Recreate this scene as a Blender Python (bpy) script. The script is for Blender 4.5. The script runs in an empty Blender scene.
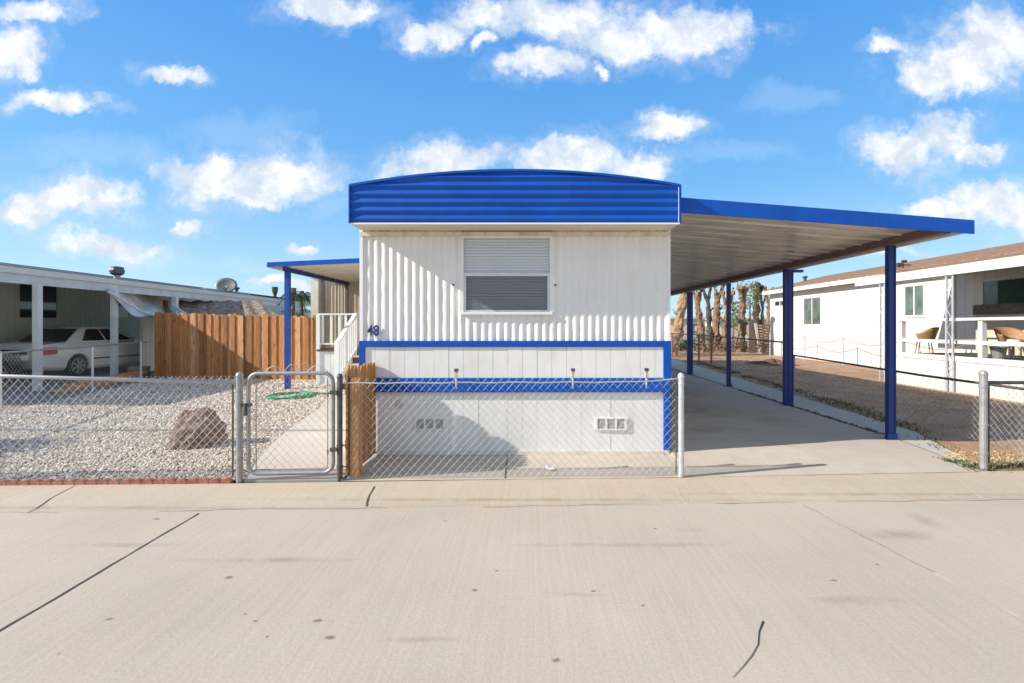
import bpy, bmesh, math, random
import numpy as np
from mathutils import Vector, Matrix
random.seed(7); rng = np.random.default_rng(7)
S = bpy.context.scene
COL = S.collection
R = math.radians
H = 1.547; F = 480.0; CX = 530.0; CY = 326.0

# ------------------------------------------------------------------ materials
def nt(name):
    m = bpy.data.materials.new(name); m.use_nodes = True
    n = m.node_tree; n.nodes.clear()
    o = n.nodes.new('ShaderNodeOutputMaterial'); b = n.nodes.new('ShaderNodeBsdfPrincipled')
    n.links.new(b.outputs[0], o.inputs[0])
    return m, n, b
def N(n, t, **kw):
    x = n.nodes.new(t)
    for k, v in kw.items():
        if k in x.inputs: x.inputs[k].default_value = v
        else: setattr(x, k, v)
    return x
def ramp(n, src, stops):
    r = n.nodes.new('ShaderNodeValToRGB'); e = r.color_ramp.elements
    while len(e) < len(stops): e.new(0.5)
    for i, (p, c) in enumerate(stops):
        e[i].position = p
        if not isinstance(c, tuple): c = (c, c, c)
        e[i].color = (*c, 1)
    n.links.new(src, r.inputs[0]); return r.outputs[0]
def mixc(n, fac, a, b, mode='MIX'):
    m = n.nodes.new('ShaderNodeMix'); m.data_type = 'RGBA'; m.blend_type = mode
    for s, v in ((0, fac), (6, a), (7, b)):
        if isinstance(v, (int, float)): m.inputs[s].default_value = v
        elif isinstance(v, tuple): m.inputs[s].default_value = (*v, 1)
        else: n.links.new(v, m.inputs[s])
    return m.outputs[2]
def math_(n, op, a, b=None, c=None, clamp=False):
    m = n.nodes.new('ShaderNodeMath'); m.operation = op; m.use_clamp = clamp
    for i, v in enumerate((a, b, c)):
        if v is None: continue
        if isinstance(v, (int, float)): m.inputs[i].default_value = v
        else: n.links.new(v, m.inputs[i])
    return m.outputs[0]
def coord(n, scale=(1, 1, 1), kind='Object'):
    t = n.nodes.new('ShaderNodeTexCoord'); m = n.nodes.new('ShaderNodeMapping')
    m.inputs['Scale'].default_value = scale
    n.links.new(t.outputs[kind], m.inputs[0]); return m.outputs[0]
def wcoord(n, scale=(1, 1, 1)):
    t = n.nodes.new('ShaderNodeNewGeometry'); m = n.nodes.new('ShaderNodeMapping')
    m.inputs['Scale'].default_value = scale
    n.links.new(t.outputs['Position'], m.inputs[0]); return m.outputs[0]
def noise(n, vec, scale, detail=4, rough=.55, out='Fac'):
    t = N(n, 'ShaderNodeTexNoise'); t.inputs['Scale'].default_value = scale
    t.inputs['Detail'].default_value = detail; t.inputs['Roughness'].default_value = rough
    n.links.new(vec, t.inputs['Vector']); return t.outputs[out]
def bump(n, b, h, dist=.01, strength=.5):
    x = n.nodes.new('ShaderNodeBump'); x.inputs['Distance'].default_value = dist; x.inputs['Strength'].default_value = strength
    n.links.new(h, x.inputs['Height']); n.links.new(x.outputs[0], b.inputs['Normal']); return x
MATS = {}
def simple(name, c, rough=.6, metal=0, var=.12, vs=3.0, bd=0, bs=60, dirt=None, spec=.5, coat=0):
    if name in MATS: return MATS[name]
    m, n, b = nt(name); v = wcoord(n)
    f = noise(n, v, vs, 5)
    lo = tuple(x * (1 - var) for x in c); hi = tuple(min(1, x * (1 + var)) for x in c)
    col = ramp(n, f, [(.3, lo), (.7, hi)])
    if dirt:
        g = noise(n, wcoord(n, (3, 3, .6)), 2.5, 6, .65)
        col = mixc(n, ramp(n, g, [(.5, 0.0), (.75, dirt[1])]), col, dirt[0])
    n.links.new(col, b.inputs['Base Color'])
    b.inputs['Roughness'].default_value = rough; b.inputs['Metallic'].default_value = metal
    b.inputs['Specular IOR Level'].default_value = spec
    b.inputs['Coat Weight'].default_value = coat
    if bd: bump(n, b, noise(n, v, bs, 3), bd, .6)
    MATS[name] = m; return m
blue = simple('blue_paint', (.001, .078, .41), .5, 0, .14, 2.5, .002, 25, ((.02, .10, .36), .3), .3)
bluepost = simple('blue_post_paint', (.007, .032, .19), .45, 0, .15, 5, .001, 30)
white_wall = simple('white_metal_siding', (.81, .79, .745), .45, 0, .05, 2, .0015, 9, ((.62, .58, .5), .45))
white_skirt = simple('white_skirting', (.80, .785, .745), .6, 0, .05, 2.5, .002, 12, ((.60, .56, .5), .5))
cream = simple('cream_soffit', (.72, .64, .48), .6, 0, .08, 3)
awn_in = None
white = simple('white_paint', (.82, .82, .80), .5, 0, .04, 4)
white2 = simple('neighbour_white', (.64, .62, .57), .55, 0, .04, 1.5, .001, 6, ((.7, .64, .55), .35))
galv = simple('galvanised_steel', (.34, .34, .33), .5, .5, .18, 14)
galv2 = simple('galvanised_wire', (.42, .42, .41), .55, .2, .15, 8)
darkmetal = simple('dark_weathered_rail', (.10, .09, .085), .6, .4, .25, 12)
greyroof = simple('grey_roofing', (.06, .06, .065), .85, 0, .3, 6, .004, 40)
brownshingle = None
greenwall = simple('sage_siding', (.30, .33, .27), .7, 0, .08, 2)
tan = simple('tan_siding', (.50, .43, .32), .6, 0, .12, 2.5, .002, 15, ((.30, .24, .17), .5))
glassdark = simple('dark_window_glass', (.03, .035, .04), .06, 0, .2, 1, spec=.8)
tyre = simple('rubber', (.02, .02, .02), .85, 0, .2, 20)
rimm = simple('wheel_alloy', (.30, .31, .33), .35, .7, .1, 10)
carwhite = simple('white_car_paint', (.86, .87, .88), .3, 0, .03, 2, coat=.6)
cardark = simple('dark_car_paint', (.012, .014, .022), .25, 0, .1, 2, coat=.7)
redlamp = simple('red_lamp_plastic', (.45, .01, .012), .2, 0, .1, 5)
clearlamp = simple('clear_lamp', (.6, .6, .58), .15, .2, .1, 5)
blackpl = simple('black_plastic', (.02, .02, .022), .5, 0, .1, 5)
hosem = simple('green_rubber', (.02, .26, .10), .45, 0, .2, 6)
tarp = simple('faded_canvas', (.66, .65, .63), .8, 0, .25, 3, .01, 8, ((.3, .29, .28), .6))
wicker = simple('wicker', (.34, .19, .09), .7, 0, .3, 40, .004, 90)
cushion = simple('cushion_fabric', (.75, .72, .66), .9, 0, .1, 10)
brownbox = simple('brown_covering', (.13, .10, .075), .8, 0, .3, 6)
darkgreen = simple('dark_green_cloth', (.015, .06, .045), .8, 0, .2, 5)
capm = simple('yellowed_plastic', (.50, .42, .26), .6, 0, .3, 30)
rockm = None
brick = simple('red_concrete_edging', (.36, .13, .08), .9, 0, .3, 12, .006, 50, ((.5, .36, .28), .5))
deckbrown = simple('brown_deck_board', (.12, .07, .045), .8, 0, .3, 8)
vinylgrey = simple('vent_grey', (.55, .54, .52), .6, 0, .1, 9)

def wood_mat(name, cols, sz=(60, 60, 3)):
    m, n, b = nt(name)
    g = n.nodes.new('ShaderNodeNewGeometry')
    base = ramp(n, g.outputs['Random Per Island'], [(i / (len(cols) - 1), c) for i, c in enumerate(cols)])
    gr = noise(n, wcoord(n, sz), 1.0, 6, .6)
    c = mixc(n, 1.0, base, ramp(n, gr, [(.3, (.5, .45, .42)), (.65, (1.15, 1.12, 1.1))]), 'MULTIPLY')
    kn = noise(n, wcoord(n, (9, 9, 5)), 1.6, 2, .5)
    c = mixc(n, ramp(n, kn, [(.66, 0.0), (.72, .75)]), c, (.09, .035, .015))
    n.links.new(c, b.inputs['Base Color']); b.inputs['Roughness'].default_value = .8
    bump(n, b, gr, .004, .7); return m
cedar = wood_mat('cedar_boards', [(.48, .20, .07), (.64, .32, .12), (.36, .13, .045), (.74, .43, .20), (.54, .23, .08), (.28, .12, .05), (.62, .29, .10), (.42, .16, .055)])
cedar2 = wood_mat('weathered_cedar', [(.54, .26, .09), (.44, .19, .06), (.60, .32, .12), (.48, .22, .08)])
lumber = wood_mat('orange_lumber', [(.62, .30, .09), (.70, .38, .14), (.52, .25, .08)], (20, 4, 60))
bark = simple('pale_bark', (.25, .155, .09), .9, 0, .45, 5, .03, 14, ((.10, .065, .04), .8))
barkd = simple('dark_bark', (.10, .07, .05), .9, 0, .4, 5, .03, 14)
olive = simple('olive_leaves', (.11, .14, .045), .7, 0, .4, 3)
dleaf = simple('dark_leaves', (.035, .06, .02), .7, 0, .4, 3)
grassm = simple('weed_green', (.095, .11, .035), .8, 0, .4, 2)
strawm = simple('dry_straw', (.45, .34, .17), .9, 0, .3, 5)

def shingles(name, c1, c2):
    m, n, b = nt(name)
    v = wcoord(n, (3.2, 3.2, 3.2)); f = noise(n, v, 3, 3)
    w = noise(n, wcoord(n, (7, 3, 20)), 1.6, 3)
    col = mixc(n, ramp(n, w, [(.35, 0.0), (.65, 1.0)]), c1, c2)
    col = mixc(n, .5, col, ramp(n, f, [(.3, tuple(x * .6 for x in c1)), (.7, tuple(min(1, x * 1.4) for x in c2))]))
    n.links.new(col, b.inputs['Base Color']); b.inputs['Roughness'].default_value = .95
    b.inputs['Specular IOR Level'].default_value = .2
    bump(n, b, w, .02, .8); return m
brownshingle = shingles('brown_shingles', (.20, .115, .07), (.29, .175, .11))
torn = shingles('torn_roofing', (.012, .01, .01), (.46, .34, .24))

def siding_mat(name, c, axis, period, depth=.004):
    """painted boards with dark vertical grooves every period metres along axis (0=x, 1=y)"""
    m, n, b = nt(name)
    g = n.nodes.new('ShaderNodeNewGeometry'); s = n.nodes.new('ShaderNodeSeparateXYZ'); n.links.new(g.outputs['Position'], s.inputs[0])
    t = math_(n, 'FRACT', math_(n, 'DIVIDE', s.outputs[axis], period))
    d = math_(n, 'ABSOLUTE', math_(n, 'SUBTRACT', t, .5))
    groove = math_(n, 'LESS_THAN', d, .012 / period * .5)
    f = noise(n, wcoord(n), 2.0, 5)
    col = ramp(n, f, [(.3, tuple(x * .93 for x in c)), (.7, tuple(min(1, x * 1.05) for x in c))])
    col = mixc(n, math_(n, 'MULTIPLY', groove, .45), col, tuple(x * .35 for x in c))
    n.links.new(col, b.inputs['Base Color']); b.inputs['Roughness'].default_value = .65
    inv = math_(n, 'SUBTRACT', 1.0, groove); bump(n, b, inv, depth, .7); return m
green_siding = siding_mat('sage_grooved_siding', (.66, .70, .59), 1, .2)
white_siding_y = siding_mat('white_grooved_siding', (.62, .60, .55), 1, .3, .006)
cream_siding_y = siding_mat('cream_porch_siding', (.84, .83, .80), 1, .3, .003)

# corrugated underside of awnings: cream metal with soft stains
def awning_mat():
    m, n, b = nt('awning_underside')
    f = noise(n, wcoord(n, (1, 4, 1)), 1.5, 6, .6)
    c = ramp(n, f, [(.3, (.42, .38, .33)), (.6, (.68, .63, .55))])
    n.links.new(c, b.inputs['Base Color']); b.inputs['Roughness'].default_value = .26; b.inputs['Metallic'].default_value = .1
    return m
awn_in = awning_mat()

# galvanised roofing of boulder
def rock_mat():
    m, n, b = nt('brown_rock')
    f = noise(n, wcoord(n), 7, 8, .7); g = noise(n, wcoord(n), 30, 6, .7)
    c = ramp(n, f, [(.3, (.14, .085, .062)), (.5, (.27, .175, .135)), (.7, (.46, .34, .27))])
    n.links.new(c, b.inputs['Base Color']); b.inputs['Roughness'].default_value = .95
    bump(n, b, math_(n, 'ADD', f, math_(n, 'MULTIPLY', g, .4)), .06, 1); return m
rockm = rock_mat()

def concrete(name, c, seams=(), spots=(), streak=True, tint=(.50, .40, .30), stains=()):
    m, n, b = nt(name)
    p = wcoord(n)
    big = noise(n, p, .55, 6, .6); mid = noise(n, p, 3.2, 6, .65); fine = noise(n, p, 55, 4, .7)
    col = ramp(n, big, [(.3, tuple(x * .86 for x in c)), (.7, tuple(x * 1.06 for x in c))])
    col = mixc(n, ramp(n, mid, [(.40, 0.0), (.72, .5)]), col, tint)
    col = mixc(n, .42, col, ramp(n, fine, [(.3, (.72, .72, .72)), (.7, (1.12, 1.12, 1.12))]), 'MULTIPLY')
    h = fine
    if streak:
        st = noise(n, wcoord(n, (38, 1.0, 1)), 1.0, 4, .6)
        col = mixc(n, .15, col, ramp(n, st, [(.35, (.72, .70, .68)), (.62, (1.14, 1.14, 1.14))]), 'MULTIPLY')
        h = math_(n, 'ADD', fine, math_(n, 'MULTIPLY', st, .35))
    g = n.nodes.new('ShaderNodeNewGeometry'); wob = noise(n, p, 6, 4, .6, 'Color')
    wv = n.nodes.new('ShaderNodeVectorMath'); wv.operation = 'SCALE'; wv.inputs['Scale'].default_value = .06
    n.links.new(wob, wv.inputs[0])
    ad = n.nodes.new('ShaderNodeVectorMath'); ad.operation = 'ADD'; n.links.new(g.outputs['Position'], ad.inputs[0]); n.links.new(wv.outputs[0], ad.inputs[1])
    def dist(pt, sx, sy):
        a = n.nodes.new('ShaderNodeVectorMath'); a.operation = 'SUBTRACT'; n.links.new(ad.outputs[0], a.inputs[0]); a.inputs[1].default_value = (pt[0] + .03, pt[1] + .03, .03)
        q = n.nodes.new('ShaderNodeVectorMath'); q.operation = 'MULTIPLY'; n.links.new(a.outputs[0], q.inputs[0]); q.inputs[1].default_value = (1 / sx, 1 / sy, 0)
        l = n.nodes.new('ShaderNodeVectorMath'); l.operation = 'LENGTH'; n.links.new(q.outputs[0], l.inputs[0]); return l.outputs['Value']
    cur = None
    for (x, y, sx, sy) in spots:
        d = dist((x, y), sx, sy); cur = d if cur is None else math_(n, 'MINIMUM', cur, d)
    if cur is not None:
        col = mixc(n, ramp(n, cur, [(.4, .75), (1.0, 0.0)]), col, (.13, .105, .09))
    cur = None
    for (x, y, sx, sy) in stains:
        d = dist((x, y), sx, sy); cur = d if cur is None else math_(n, 'MINIMUM', cur, d)
    if cur is not None:
        sm = math_(n, 'MULTIPLY', ramp(n, cur, [(.2, .5), (1.0, 0.0)]), ramp(n, mid, [(.35, .1), (.6, 1.0)]))
        col = mixc(n, sm, col, (.24, .19, .155))
    n.links.new(col, b.inputs['Base Color']); b.inputs['Roughness'].default_value = .88
    b.inputs['Specular IOR Level'].default_value = .25
    bump(n, b, h, .004, .5); return m

def G(px, py, z=0.0):
    s = (py - CY) / (H - z); return ((px - CX) / s, F / s)
def W(px, py, d):
    s = F / d; return ((px - CX) / s, d, H + (CY - py) / s)

# ------------------------------------------------------------------ mesh builder
class MB:
    def __init__(s): s.v = []; s.f = []
    def add(s, vs, fs):
        o = len(s.v); s.v += [tuple(p) for p in vs]; s.f += [tuple(i + o for i in f) for f in fs]; return s
    def box(s, x0, x1, y0, y1, z0, z1):
        vs = [(x0, y0, z0), (x1, y0, z0), (x1, y1, z0), (x0, y1, z0), (x0, y0, z1), (x1, y0, z1), (x1, y1, z1), (x0, y1, z1)]
        return s.add(vs, [(0, 3, 2, 1), (4, 5, 6, 7), (0, 1, 5, 4), (1, 2, 6, 5), (2, 3, 7, 6), (3, 0, 4, 7)])
    def obox(s, p0, p1, w, h, up=(0, 0, 1)):
        """bar of width w (sideways) and height h (up) between two points"""
        p0, p1 = Vector(p0), Vector(p1); d = (p1 - p0).normalized(); u = Vector(up)
        sd = d.cross(u).normalized(); u = sd.cross(d).normalized(); vs = []
        for p in (p0, p1):
            for a, c in ((-1, -1), (1, -1), (1, 1), (-1, 1)): vs.append(p + sd * a * w / 2 + u * c * h / 2)
        return s.add(vs, [(3, 2, 1, 0), (4, 5, 6, 7), (0, 1, 5, 4), (1, 2, 6, 5), (2, 3, 7, 6), (3, 0, 4, 7)])
    def tube(s, pts, r, n=8, cap=True, closed=False):
        pts = [Vector(p) for p in pts]; k = len(pts); vs = []; fs = []
        rr = r if isinstance(r, (list, tuple)) else [r] * k
        prev = None
        for i, p in enumerate(pts):
            if closed: d = pts[(i + 1) % k] - pts[i - 1]
            else: d = pts[min(i + 1, k - 1)] - pts[max(i - 1, 0)]
            d.normalize()
            if prev is None:
                a = Vector((0, 0, 1)) if abs(d.z) < .9 else Vector((1, 0, 0)); u = d.cross(a).normalized()
            else:
                u = prev - d * prev.dot(d); u.normalize()
            prev = u; w = d.cross(u)
            for j in range(n):
                t = 2 * math.pi * j / n; vs.append(p + (u * math.cos(t) + w * math.sin(t)) * rr[i])
        for i in range(k - 1 + (1 if closed else 0)):
            a = i * n; b_ = ((i + 1) % k) * n
            for j in range(n): fs.append((a + j, a + (j + 1) % n, b_ + (j + 1) % n, b_ + j))
        if cap and not closed:
            fs.append(tuple(reversed(range(n)))); fs.append(tuple((k - 1) * n + j for j in range(n)))
        return s.add(vs, fs)
    def prism(s, poly, z0, z1):
        k = len(poly); vs = [(x, y, z0) for x, y in poly] + [(x, y, z1) for x, y in poly]
        fs = [tuple(reversed(range(k))), tuple(range(k, 2 * k))] + [(i, (i + 1) % k, k + (i + 1) % k, k + i) for i in range(k)]
        return s.add(vs, fs)
    def slab(s, poly3, t):
        """polygon of 3D points given thickness t downwards"""
        k = len(poly3); vs = list(poly3) + [(x, y, z - t) for x, y, z in poly3]
        return s.add(vs, [tuple(range(k)), tuple(reversed(range(k, 2 * k)))] + [(i, k + i, k + (i + 1) % k, (i + 1) % k) for i in range(k)])
    def extr(s, prof, y0, y1):
        """profile in (x,z) extruded in y, closed solid"""
        k = len(prof); vs = [(x, y0, z) for x, z in prof] + [(x, y1, z) for x, z in prof]
        return s.add(vs, [tuple(range(k)), tuple(reversed(range(k, 2 * k)))] + [(i, k + i, k + (i + 1) % k, (i + 1) % k) for i in range(k)])
    def grid(s, fn, nu, nv, flip=False):
        vs = [fn(i / nu, j / nv) for j in range(nv + 1) for i in range(nu + 1)]; fs = []
        for j in range(nv):
            for i in range(nu):
                a = j * (nu + 1) + i; q = (a, a + 1, a + nu + 2, a + nu + 1); fs.append(q[::-1] if flip else q)
        return s.add(vs, fs)
    def lathe(s, c, prof, n=16):
        vs = []; k = len(prof)
        for r, z in prof:
            for j in range(n):
                t = 2 * math.pi * j / n; vs.append((c[0] + r * math.cos(t), c[1] + r * math.sin(t), c[2] + z))
        fs = [(i * n + j, i * n + (j + 1) % n, (i + 1) * n + (j + 1) % n, (i + 1) * n + j) for i in range(k - 1) for j in range(n)]
        fs += [tuple(reversed(range(n))), tuple((k - 1) * n + j for j in range(n))]
        return s.add(vs, fs)
    def build(s, name, m, parent=None, origin=None, smooth=False, bevel=0):
        me = bpy.data.meshes.new(name)
        o0 = Vector((0, 0, 0))
        if parent is not None: o0 = Vector(parent['_o'])
        elif origin is not None: o0 = Vector(origin)
        me.from_pydata([tuple(Vector(p) - o0) for p in s.v], [], s.f)
        if bevel or smooth:
            bm = bmesh.new(); bm.from_mesh(me)
            if bevel: bmesh.ops.bevel(bm, geom=bm.edges[:], offset=bevel, segments=2, affect='EDGES', profile=.5)
            bm.to_mesh(me); bm.free()
        if smooth: me.shade_smooth() if hasattr(me, 'shade_smooth') else None
        me.materials.append(m)
        ob = bpy.data.objects.new(name, me); COL.objects.link(ob)
        if parent is not None: ob.parent = parent
        else: ob.location = o0
        ob['_o'] = tuple(o0); ALL.append(ob); return ob
ALL = []
def thing(name, label, cat, loc, group=None):
    o = bpy.data.objects.new(name, None); COL.objects.link(o); o.location = loc; o['_o'] = tuple(loc)
    o.empty_display_size = .2
    tag(o, label, cat, group); ALL.append(o); return o
def tag(o, label=None, cat=None, group=None, kind=None):
    if label: o['label'] = label
    if cat: o['category'] = cat
    if group: o['group'] = group
    if kind: o['kind'] = kind
    return o
def struct(o): o['kind'] = 'structure'; return o
def dup(root, loc, label, rotz=None, matmap=None):
    def cp(o, par):
        c = o.copy(); COL.objects.link(c); ALL.append(c)
        if par is not None: c.parent = par
        if matmap and c.type == 'MESH' and c.data.materials and c.data.materials[0] in matmap:
            c.data = c.data.copy(); c.data.materials[0] = matmap[c.data.materials[0]]
        for ch in [k for k in ALL if k.parent == o]: cp(ch, c)
        return c
    r = cp(root, None); r.location = loc
    if rotz is not None: r.rotation_euler = (0, 0, rotz)
    r['label'] = label; return r

# ================================================================== GROUND
def sheet(name, poly, z, m):
    return struct(MB().add([(x, y, z) for x, y in poly], [tuple(range(len(poly)))]).build(name, m))
def dirt_mat(name, lo, mid, hi, sc=1.0):
    m, n, b = nt(name); p = wcoord(n)
    f = noise(n, p, 1.2 * sc, 8, .65); g = noise(n, p, 40 * sc, 4, .7)
    c = ramp(n, f, [(.3, lo), (.5, mid), (.72, hi)])
    c = mixc(n, .7, c, ramp(n, g, [(.3, (.6, .6, .6)), (.7, (1.25, 1.22, 1.18))]), 'MULTIPLY')
    n.links.new(c, b.inputs['Base Color']); b.inputs['Roughness'].default_value = .97; b.inputs['Specular IOR Level'].default_value = .15
    bump(n, b, math_(n, 'ADD', f, math_(n, 'MULTIPLY', g, .3)), .04, .8); return m
dirt = dirt_mat('yard_dirt', (.30, .17, .10), (.42, .265, .165), (.52, .36, .24))
fard = dirt_mat('desert_ground', (.26, .20, .14), (.34, .26, .18), (.40, .31, .22), .3)
sheet('ground', [(-600, -600), (600, -600), (600, 600), (-600, 600)], -.05, fard)

# fence line depth as a function of x
FL = [(-7.5, 4.45), (-5.1, 4.60), (-2.82, 4.66), (-1.87, 4.72), (1.52, 4.83), (4.77, 5.05), (5.75, 5.12), (14, 5.5)]
def fy(x):
    for (a, b), (c, d) in zip(FL, FL[1:]):
        if x <= c: return b + (d - b) * (x - a) / (c - a)
    return FL[-1][1]
RC = (.50, .425, .335)
spots = [(*G(314 - 157, 519), .03, .02), (*G(228, 578), .035, .02), (*G(109, 619), .03, .015), (*G(256, 546 + 75), .02, .014), (*G(318, 620), .03, .018),
         (*G(331, 637), .03, .02), (*G(557, 661), .025, .018), (*G(834, 580), .03, .014), (*G(876, 564), .02, .012), (*G(643, 606), .014, .01),
         (*G(593, 590), .02, .012), (*G(655, 529), .02, .015), (*G(474, 590), .025, .016), (*G(498, 571), .02, .012), (*G(245, 614), .014, .01),
         (*G(60, 655), .01, .01), (*G(446, 521), .02, .012), (*G(268, 637), .012, .01)]
stn = [(*G(895, 535), .35, .12), (*G(930, 522), .12, .2), (*G(770, 500), .8, .035), (*G(940, 498), .5, .04), (*G(555, 505), 1.2, .03), (*G(100, 508), 1.1, .03),
       (*G(690, 530), .15, .05), (*G(575, 594), .2, .03), (*G(270, 560), .7, .05), (*G(620, 545), .9, .04), (*G(420, 640), .25, .03), (*G(860, 600), .3, .06), (*G(120, 545), .5, .05)]
roadm = concrete('road_concrete', RC, spots=spots, stains=stn)
# road and gutter strip share one profile running along the street
gut_back = lambda x: fy(x) - .035
def gutter_front(x): return 3.97 + .035 * (x + 4.5)
sheet_pts = []
xs = [-60, -20, -7.5, -5.1, -2.82, 0, 1.52, 4.77, 8, 14, 20, 60]
def gf(x): return max(2.9, min(gutter_front(x), 5.0)) if -15 < x < 15 else gutter_front(15 if x > 0 else -15)
def gb(x): return gut_back(max(-15, min(14, x)))
mb = MB()
for a, b in zip(xs, xs[1:]):
    mb.add([(a, -45, 0), (b, -45, 0), (b, gf(b), 0), (a, gf(a), 0)], [(0, 1, 2, 3)])
struct(mb.build('road', roadm))
stripm = concrete('kerb_concrete', (.50, .42, .32), tint=(.50, .37, .26), stains=[(0, 4.28, 3.0, .05), (-3.5, 4.1, 2.5, .05), (3.2, 4.42, 2.5, .05)])
prof = [(0, -.004), (.12, -.011), (.3, -.006), (.55, .01), (1, .027)]
mb = MB()
for a, b in zip(xs, xs[1:]):
    for (t0, z0), (t1, z1) in zip(prof, prof[1:]):
        q = []
        for x, t, z in ((a, t0, z0), (b, t0, z0), (b, t1, z1), (a, t1, z1)): q.append((x, gf(x) + (gb(x) - gf(x)) * t, z + .004))
        mb.add(q, [(0, 1, 2, 3)])
struct(mb.build('pavement', stripm))
# joints: thin dark sealed strips / pale seams lying on the concrete
seamd = simple('dark_joint', (.07, .06, .052), .95, 0, .3, 20)
seaml = simple('pale_joint', (.52, .45, .37), .95, 0, .2, 20)
def surf(x, y):
    g0, g1 = gf(x), gb(x)
    if y < g0: return 0
    if y < g1:
        t = (y - g0) / (g1 - g0)
        for (t0, z0), (t1, z1) in zip(prof, prof[1:]):
            if t <= t1: return z0 + (z1 - z0) * (t - t0) / (t1 - t0) + .004
    if x < 1.66: return .030
    return .028 + .034 * min(1, max(0, (y - 5.0) / .8)) + .001
def joint(pts, w, m, zoff=None, wob=.004):
    mb = MB(); P = [Vector((*p, 0)) for p in pts]; L = []
    for a, b in zip(P, P[1:]):
        k = max(2, int((b - a).length / .12))
        for i in range(k): L.append(a.lerp(b, i / k))
    L.append(P[-1])
    for i in range(len(L)):
        L[i] = L[i] + Vector((random.uniform(-wob, wob), random.uniform(-wob, wob), 0))
    vs = []
    for i, p in enumerate(L):
        d = (L[min(i + 1, len(L) - 1)] - L[max(i - 1, 0)]).normalized(); s_ = Vector((-d.y, d.x, 0)) * w * random.uniform(.3, .65)
        z_ = surf(p.x, p.y) + .0032 + (zoff or 0); vs += [(p.x - s_.x, p.y - s_.y, z_), (p.x + s_.x, p.y + s_.y, z_)]
    mb.add(vs, [(2 * i, 2 * i + 2, 2 * i + 3, 2 * i + 1) for i in range(len(L) - 1)])
    return struct(mb.build('concrete_joint', m))
a, b_ = G(199, 513.5), G(0, 631); d = (b_[0] - a[0], b_[1] - a[1]); joint([a, (a[0] + d[0] * 1.9, a[1] + d[1] * 1.9)], .014, seamd)
a, b_ = G(803, 506), G(1024, 620); d = (b_[0] - a[0], b_[1] - a[1]); joint([a, (a[0] + d[0] * 1.6, a[1] + d[1] * 1.6)], .014, seaml); joint([(a[0] + .008, a[1]), (a[0] + d[0] * .7 + .008, a[1] + d[1] * .7)], .005, seamd, .0015, .006)
joint([G(74, 489), G(50, 500), G(28, 513)], .009, seamd)
joint([G(374, 486, .03), G(369, 494, .03), G(366, 503, .03)], .014, seamd)
joint([G(672, 485), G(688, 507)], .008, seaml)
joint([G(958, 481), G(985, 500)], .008, seaml)
for x0_, x1_ in ((-8, -5.2), (-4.6, -3.9), (-3.1, -1.2), (-.4, .9), (1.6, 2.3), (2.7, 5.4), (6.0, 9)): joint([(x0_, gf(x0_)), (x1_, gf(x1_))], random.choice((.005, .008)), simple('faint_joint', (.32, .26, .20), .95, 0, .3, 9), .0, .02)

# yard levels
gravel_base = dirt_mat('gravel_bed', (.20, .16, .12), (.32, .26, .20), (.42, .36, .29), 4)
ZG = .04
sheet('gravel_bed', [(-9.2, fy(-7.5) + .03), (-2.0, 4.70), (-2.0, 20), (-11.5, 20), (-11.2, 14)], ZG, gravel_base)
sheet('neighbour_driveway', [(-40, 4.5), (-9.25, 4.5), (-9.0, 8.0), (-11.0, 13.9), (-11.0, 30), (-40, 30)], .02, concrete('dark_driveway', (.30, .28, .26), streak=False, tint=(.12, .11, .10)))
# concrete apron in front of home and carport slab: gently rising from kerb
slabm = concrete('driveway_concrete', (.52, .46, .375), streak=False, tint=(.45, .35, .26),
                 stains=[(3.0, 8.5, .8, .9), (3.3, 11, .7, 1.2), (2.6, 6.9, .7, .3), (3.9, 7.4, .4, .5)])
slab2 = concrete('side_slab_concrete', (.52, .475, .40), streak=False, tint=(.44, .41, .37))
mb = MB(); mb.add([(-1.84, fy(-1.84) - .03, .030), (1.66, fy(1.66) - .03, .030), (1.66, 5.70, .030), (-1.84, 5.70, .030)], [(0, 1, 2, 3)])
struct(mb.build('front_apron', slabm))
mb = MB(); mb.add([(1.66, fy(1.66) - .03, .028), (4.66, fy(4.66) - .03, .028), (4.80, 5.8, .062), (1.66, 5.8, .062)], [(0, 1, 2, 3)])
mb.add([(1.66, 5.8, .062), (4.80, 5.8, .062), (4.86, 12, .062), (4.9, 34, .062), (1.66, 34, .062)], [(0, 1, 2, 3, 4)])
mb.add([(1.66, fy(1.66), .028), (1.66, 5.8, .062), (1.66, 5.8, 0), (1.66, fy(1.66), 0)], [(0, 1, 2, 3)])
struct(mb.build('driveway', slabm))
p0 = G(990, 470, .03)
mb = MB(); mb.add([(4.68, fy(4.68) - .02, .030), (4.80, fy(4.8), .033), (5.42, 6.75, .06), (4.84, 6.75, .06)], [(0, 1, 2, 3)])
mb.add([(4.84, 6.75, .06), (5.42, 6.75, .06), (6.45, 21, .06), (6.9, 34, .06), (5.2, 34, .06)], [(0, 1, 2, 3, 4)])
struct(mb.build('side_path', slab2))
joint([(4.60, 5.02), (4.72, 5.5), (4.82, 6.4)], .010, seamd)
joint([(4.83, 6.5), (4.84, 9.6), (4.86, 12)], .03, simple('weedy_joint', (.06, .06, .03), .95, 0, .5, 9), .003, .012)
joint([(1.7, 8.2), (4.8, 8.3)], .01, seamd)
joint([(1.7, 12.2), (4.8, 12.2)], .01, seamd)
joint([(3.3, 5.85), (3.0, 6.2), (1.7, 6.3)], .006, seamd)
joint([(.0 - .25, 4.78), (-.255, 5.2), (-.26, 5.64)], .014, seamd)
joint([(-1.84, 4.69), (1.52, 4.80), (4.66, 4.99)], .007, simple('brown_joint', (.20, .16, .12), .95, 0, .4, 12))
yardz = .035
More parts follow.
